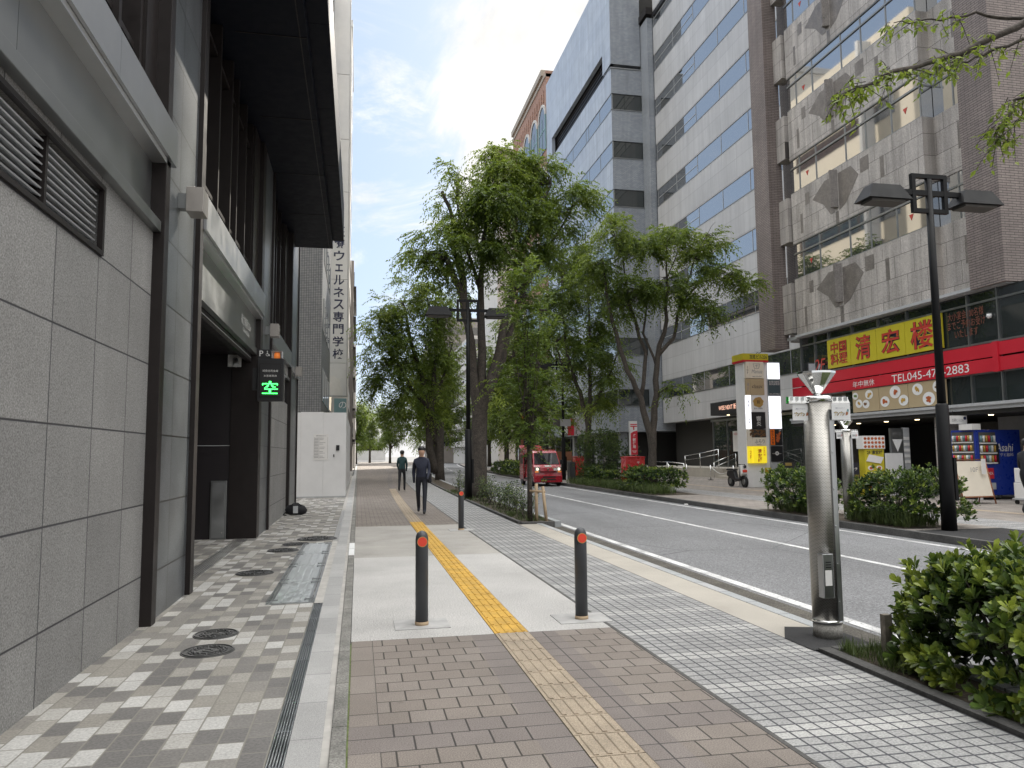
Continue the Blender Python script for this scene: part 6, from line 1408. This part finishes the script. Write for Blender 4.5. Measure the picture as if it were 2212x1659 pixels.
tree('street_tree', (4.95, 47, .02), 'broad dense street tree left of the tallest one on the near side',
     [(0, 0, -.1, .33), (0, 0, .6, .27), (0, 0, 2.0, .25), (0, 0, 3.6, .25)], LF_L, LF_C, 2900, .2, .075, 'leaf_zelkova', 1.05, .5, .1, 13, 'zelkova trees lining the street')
rr = random.Random(5)
def gen_crown(h0, h1, rw, n_):
    C_ = []; L_ = []
    for i in range(n_):
        t = (i+.5)/n_; a = i*2.4; z = h0+(h1-h0)*t; r0 = rw*(.35+.65*math.sin(math.pi*min(1, .25+.75*(1-abs(t-.45)))))*rr.uniform(.45, .95)
        C_.append((r0*math.cos(a), r0*math.sin(a), z, rw*.42, rw*.42, rw*.33, 1, rr.uniform(.2, .6)))
        if i % 2 == 0: L_.append([(0, 0, h0*.75, .13), (r0*.5*math.cos(a), r0*.5*math.sin(a), h0+(z-h0)*.55, .08), (r0*.9*math.cos(a), r0*.9*math.sin(a), z-.2, .03)])
    return C_, L_
gc, gl_ = gen_crown(3.6, 11.5, 3.4, 18)
g0 = tree('street_tree', (7.0, 72, .0), 'street tree farther along the near side behind the broad dense one', [(0, 0, -.1, .3), (0, 0, 1.5, .24), (0, 0, 3.2, .22)], gl_, gc, 2400, .26, .1, 'leaf_zelkova', .9, .4, .1, 10, 'zelkova trees lining the street')
for (x, y, rz, lab) in ((8.9, 98, 1.9, 'small looking street tree far down the near side of the road'), (12.9, 56, 2.6, 'slender street tree with pale young leaves just right of the tallest trunk'), (14.4, 74, .9, 'street tree beyond the red van on the far side'),
                        (16.6, 97, 3.5, 'small looking street tree far down the far side of the road'), (-.4, 150, 4.2, 'pale distant tree at the left end of the street'), (6.5, 160, 1.2, 'dark distant tree in the middle of the street end'), (2.6, 175, 3.0, 'distant tree left of the dark one at the street end'), (-3.5, 190, 5.0, 'farthest pale tree at the left of the street end')):
    copy_thing(g0, (x, y, 0), rz, lab)
# young staked tree with an upright feathery crown
YC = []; YL = []
for i in range(26):
    t = i/25; z = 1.75+4.0*t; a = i*2.4; r0 = .52*math.sin(math.pi*(.12+.80*t)**.9)*rr.uniform(.3, 1.0)
    YC.append((r0*math.cos(a), r0*math.sin(a)*.8, z, .26, .26, .30, 1, .45+.4*t*rr.random()))
    if i % 2 == 0: YL.append([(0, 0, 1.3+.5*t, .022), (r0*.4*math.cos(a), r0*.4*math.sin(a), 1.7+1.9*t, .014), (r0*.95*math.cos(a), r0*.8*math.sin(a), z+.1, .005)])
yt = tree('young_tree', (3.78, 16.75, .02), 'slender young tree with feathery light green crown held by wooden stakes', [(0, 0, 0, .062), (0, 0, 1.0, .052), (0, 0, 1.6, .048)], YL, YC, 620, .095, .04, 'leaf_young', .40, .25, -.15, 12, wob=.02)
sk = empty('tree_stakes', (3.9, 16.6, .02), 'pair of round wooden stakes with crosspiece supporting the young tree', 'tree stakes')
MB().tube([(3.90, 16.62, 0), (3.90, 16.62, .86)], .036, 10).build('stake', 'wood_stake', sk); MB().tube([(4.10, 16.5, -.02), (4.03, 16.55, .80)], .036, 10).build('stake', 'wood_stake', sk)
MB().tube([(3.76, 16.66, .70), (4.08, 16.52, .68)], .028, 8).build('crosspiece', 'wood_stake', sk)
b = MB(); b.box(3.72, 3.78, 4.95, 5.0, 0, .33); solo('wooden_peg', b, 'bark_pale', (3.75, 4.98, 0), 'short square wooden peg standing in the near planting bed', 'stake')
# overhanging branches of a tree just outside the right edge
nb = empty('roadside_tree', (4.75, 1.3, 0), 'leafy bough with fresh yellow green leaves hanging in front of the brown building', 'tree')
MB().tube([(4.75, 1.3, 0), (4.74, 1.32, 1.6), (4.7, 1.5, 3.2), (4.66, 1.6, 4.6)], [.13, .11, .09, .05], 12).build('trunk', 'bark', nb)
bl = MB(); paths = []
def limb(pts, r0):
    pp = []
    for a_, b_ in zip(pts[:-1], pts[1:]):
        for i in range(5): pp.append(Vector(a_).lerp(Vector(b_), i/5)+Vector((0, 0, random.uniform(-.012, .012))))
    pp.append(Vector(pts[-1])); n_ = len(pp); bl.tube(pp, [r0*(1-.85*i/n_) for i in range(n_)], 6); paths.append(pp)
limb([(4.7, 1.5, 3.4), (4.35, 2.6, 3.95), (3.85, 3.55, 4.02), (3.42, 3.62, 3.80), (3.02, 3.62, 3.67), (2.72, 3.58, 3.52), (2.56, 3.55, 3.44)], .03)
limb([(4.35, 2.6, 3.95), (3.9, 3.5, 3.93), (3.55, 3.6, 3.80), (3.3, 3.62, 3.70)], .016)
limb([(4.7, 1.5, 3.2), (4.3, 2.9, 3.60), (3.92, 3.5, 3.62), (3.75, 3.6, 3.54), (3.66, 3.6, 3.36), (3.62, 3.6, 3.26)], .016)
limb([(3.85, 3.55, 4.02), (3.62, 3.7, 4.12), (3.35, 3.75, 4.08), (3.05, 3.7, 4.0)], .012)
P_ = []; D_ = []; N_ = []; T_ = []; L_ = []
for pi_, pp in enumerate(paths):
    m0 = len(pp)
    for i in range(int(m0*.42), m0):
        for _ in range((4, 2, 4, 2)[pi_]):
            o = pp[i]+Vector((random.uniform(-.05, .05), random.uniform(-.06, .06), random.uniform(-.03, .03)))
            tw_ = [random.uniform(-.8, .5), random.uniform(-.8, .8), random.uniform(-.55, .35)]; ln_ = random.uniform(.06, .17); e = o+Vector(tw_).normalized()*ln_-Vector((0, 0, ln_*.35))
            bl.tube([o, o.lerp(e, .5)+Vector((0, 0, .01)), e], [.0028, .002, .0012], 4)
            for k in range(6):
                t = (k+1)/6; q_ = o.lerp(e, t); s = 1 if k % 2 else -1
                P_.append(q_); D_.append(Vector((random.uniform(-1, 1), random.uniform(-1, 1)*s, random.uniform(-1.1, -.05)))); N_.append(Vector((random.gauss(0, .5), random.gauss(0, .5), 1))); T_.append(min(1, max(0, random.gauss(.55, .25)))); L_.append(random.uniform(.028, .056))
bl.build('branches', 'bark', nb)
P_, D_, N_ = (np.array([tuple(v) for v in a]) for a in (P_, D_, N_)); L_ = np.array(L_)
leafmesh('crown', P_, D_, N_, L_, L_*.44, np.array(T_), 'leaf_branch', nb)

# shrubs
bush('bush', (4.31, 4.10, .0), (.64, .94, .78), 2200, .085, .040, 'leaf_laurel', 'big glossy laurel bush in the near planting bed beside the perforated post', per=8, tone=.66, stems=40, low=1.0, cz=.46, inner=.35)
bush('bush', (10.85, 13.7, .05), (.62, 1.15, .95), 900, .10, .04, 'leaf_laurel', 'dense clipped bush left of the foot of the big lamp post across the road', group='clipped bushes on the far kerb', tone=.5, stems=24, low=.6, cz=.5)
bush('bush', (10.75, 17.0, .05), (.62, .95, .98), 700, .11, .045, 'leaf_laurel', 'dense clipped bush half hidden behind the near perforated post', group='clipped bushes on the far kerb', tone=.5, stems=20, low=.6, cz=.5)
bush('bush', (11.45, 28.3, .05), (.9, 1.5, .85), 650, .12, .05, 'leaf_laurel', 'low clipped bush around the foot of the forked tree', group='clipped bushes on the far kerb', tone=.5, stems=14, low=.6, cz=.5)
bush('bush', (11.38, 30.2, .05), (.36, .7, .85), 260, .12, .05, 'leaf_laurel', 'small clipped bush left of the forked trunk beside the red post box', group='clipped bushes on the far kerb', tone=.45, stems=10, low=.6, cz=.5)
bush('bush', (11.55, 33.9, .05), (.35, .7, .6), 260, .12, .05, 'leaf_laurel', 'small low bush between the conifer and the red post box', group='clipped bushes on the far kerb', tone=.45, stems=8, low=.6, cz=.5)
bush('bush', (11.15, 35.3, .05), (.34, .6, .75), 260, .12, .05, 'leaf_laurel', 'small bush in front of the rounded conifer near the van', group='clipped bushes on the far kerb', tone=.45, stems=8, low=.6, cz=.5)
bush('conifer_bush', (11.75, 36.6, .05), (.95, .9, 2.3), 2200, .085, .03, 'leaf_cypress', 'tall rounded feathery conifer bush between the two red post boxes', tone=.5, stems=8, low=.9, cz=.5, flat=.6, per=6)
bush('bush', (10.95, 52.0, .05), (.8, 2.2, .95), 420, .15, .06, 'leaf_laurel', 'clipped bush on the far kerb left of the red van', group='clipped bushes on the far kerb', tone=.6, stems=6, low=.6, cz=.5)
bush('bush', (11.4, 60.0, .05), (.8, 1.8, .85), 320, .16, .06, 'leaf_laurel', 'small dark bush farthest along the far kerb', group='clipped bushes on the far kerb', tone=.35, stems=6, low=.6, cz=.5)
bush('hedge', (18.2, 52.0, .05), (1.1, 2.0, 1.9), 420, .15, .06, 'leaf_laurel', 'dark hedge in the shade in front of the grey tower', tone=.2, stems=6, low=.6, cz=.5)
pw = MB(); pw.box(14.6, 17.6, 62, 66, 0, 1.0, 0); pw.box(14.55, 17.65, 61.95, 66.05, 1.0, 1.75, 1)
solo('planter_wall', pw, ['concrete_beige', 'terracotta'], (16, 64, 0), 'long low planter wall with terracotta band behind the red van', 'planter')
bush('hedge', (16.1, 64, 1.7), (1.5, 1.9, 1.2), 420, .18, .07, 'leaf_laurel', 'leafy hedge growing in the long planter behind the red van', tone=.5, stems=6, low=.3, cz=.3)
bd2 = empty('shop_board', (14.2, 63, 0), 'brown framed menu board beside the planter wall behind the van', 'signboard')
MB().box(13.5, 14.5, 62.9, 63.0, .2, 3.4).build('frame', 'terracotta', bd2); MB().box(13.7, 14.3, 62.86, 62.9, 1.4, 2.9).build('menu', 'ink', bd2)
# sparse shrubs in the near planting strip
def twiggy(x, y, h, n_, lab):
    r_ = empty('shrub', (x, y, .02), lab, 'shrub', 'sparse low shrubs in the near planting strip')
    mb = MB(); P_ = []; D_ = []; N_ = []; T_ = []
    for _ in range(n_):
        a = random.uniform(0, 6.28); ln_ = h*random.uniform(.55, 1.1); e = Vector((x+math.cos(a)*random.uniform(.05, .36), y+math.sin(a)*random.uniform(.1, .75), .02+ln_)); o = Vector((x+random.uniform(-.2, .2), y+random.uniform(-.6, .6), .02))
        pp = curve_pts(o, e, 0, 6, .02); mb.tube(pp, [.008, .007, .006, .005, .004, .003, .002], 4)
        for p_ in pp[2:]:
            for _ in range(9):
                P_.append(p_+Vector((random.gauss(0, .035), random.gauss(0, .035), random.gauss(0, .03)))); D_.append(Vector((random.gauss(0, 1), random.gauss(0, 1), random.uniform(-.2, 1)))); N_.append(Vector((random.gauss(0, .6), random.gauss(0, .6), 1))); T_.append(min(1, max(0, random.gauss(.35, .25))))
    mb.build('stems', 'bark', r_); P_, D_, N_ = (np.array([tuple(v) for v in a]) for a in (P_, D_, N_)); m_ = len(P_)
    leafmesh('foliage', P_, D_, N_, rg.uniform(.04, .075, m_), rg.uniform(.018, .03, m_), np.array(T_), 'leaf_laurel', r_)
for k, (y, h) in enumerate(((17.9, .62), (19.4, .72), (21.0, .66), (22.8, .75), (24.4, .7), (28.6, .8), (31.0, .8))):
    twiggy(3.9+c_(y), y, h, 20 if k < 5 else 14, ('sparse low shrub nearest the staked young tree', 'sparse low shrub second behind the young tree', 'sparse low shrub third behind the young tree', 'sparse low shrub fourth behind the young tree', 'sparse low shrub just in front of the near lamp post', 'sparse low shrub just behind the thick trunk', 'sparse low shrub farthest along the near planting strip')[k])
bw_ = empty('litter', (9.98, 22.2, -.1), 'small scrap of white litter lying by the far kerb', 'litter')
MB().prism([(9.9, 22.15), (10.02, 22.18), (10.0, 22.27), (9.92, 22.25)], -.095, -.05, 'Z').build('scrap', 'paper', bw_)
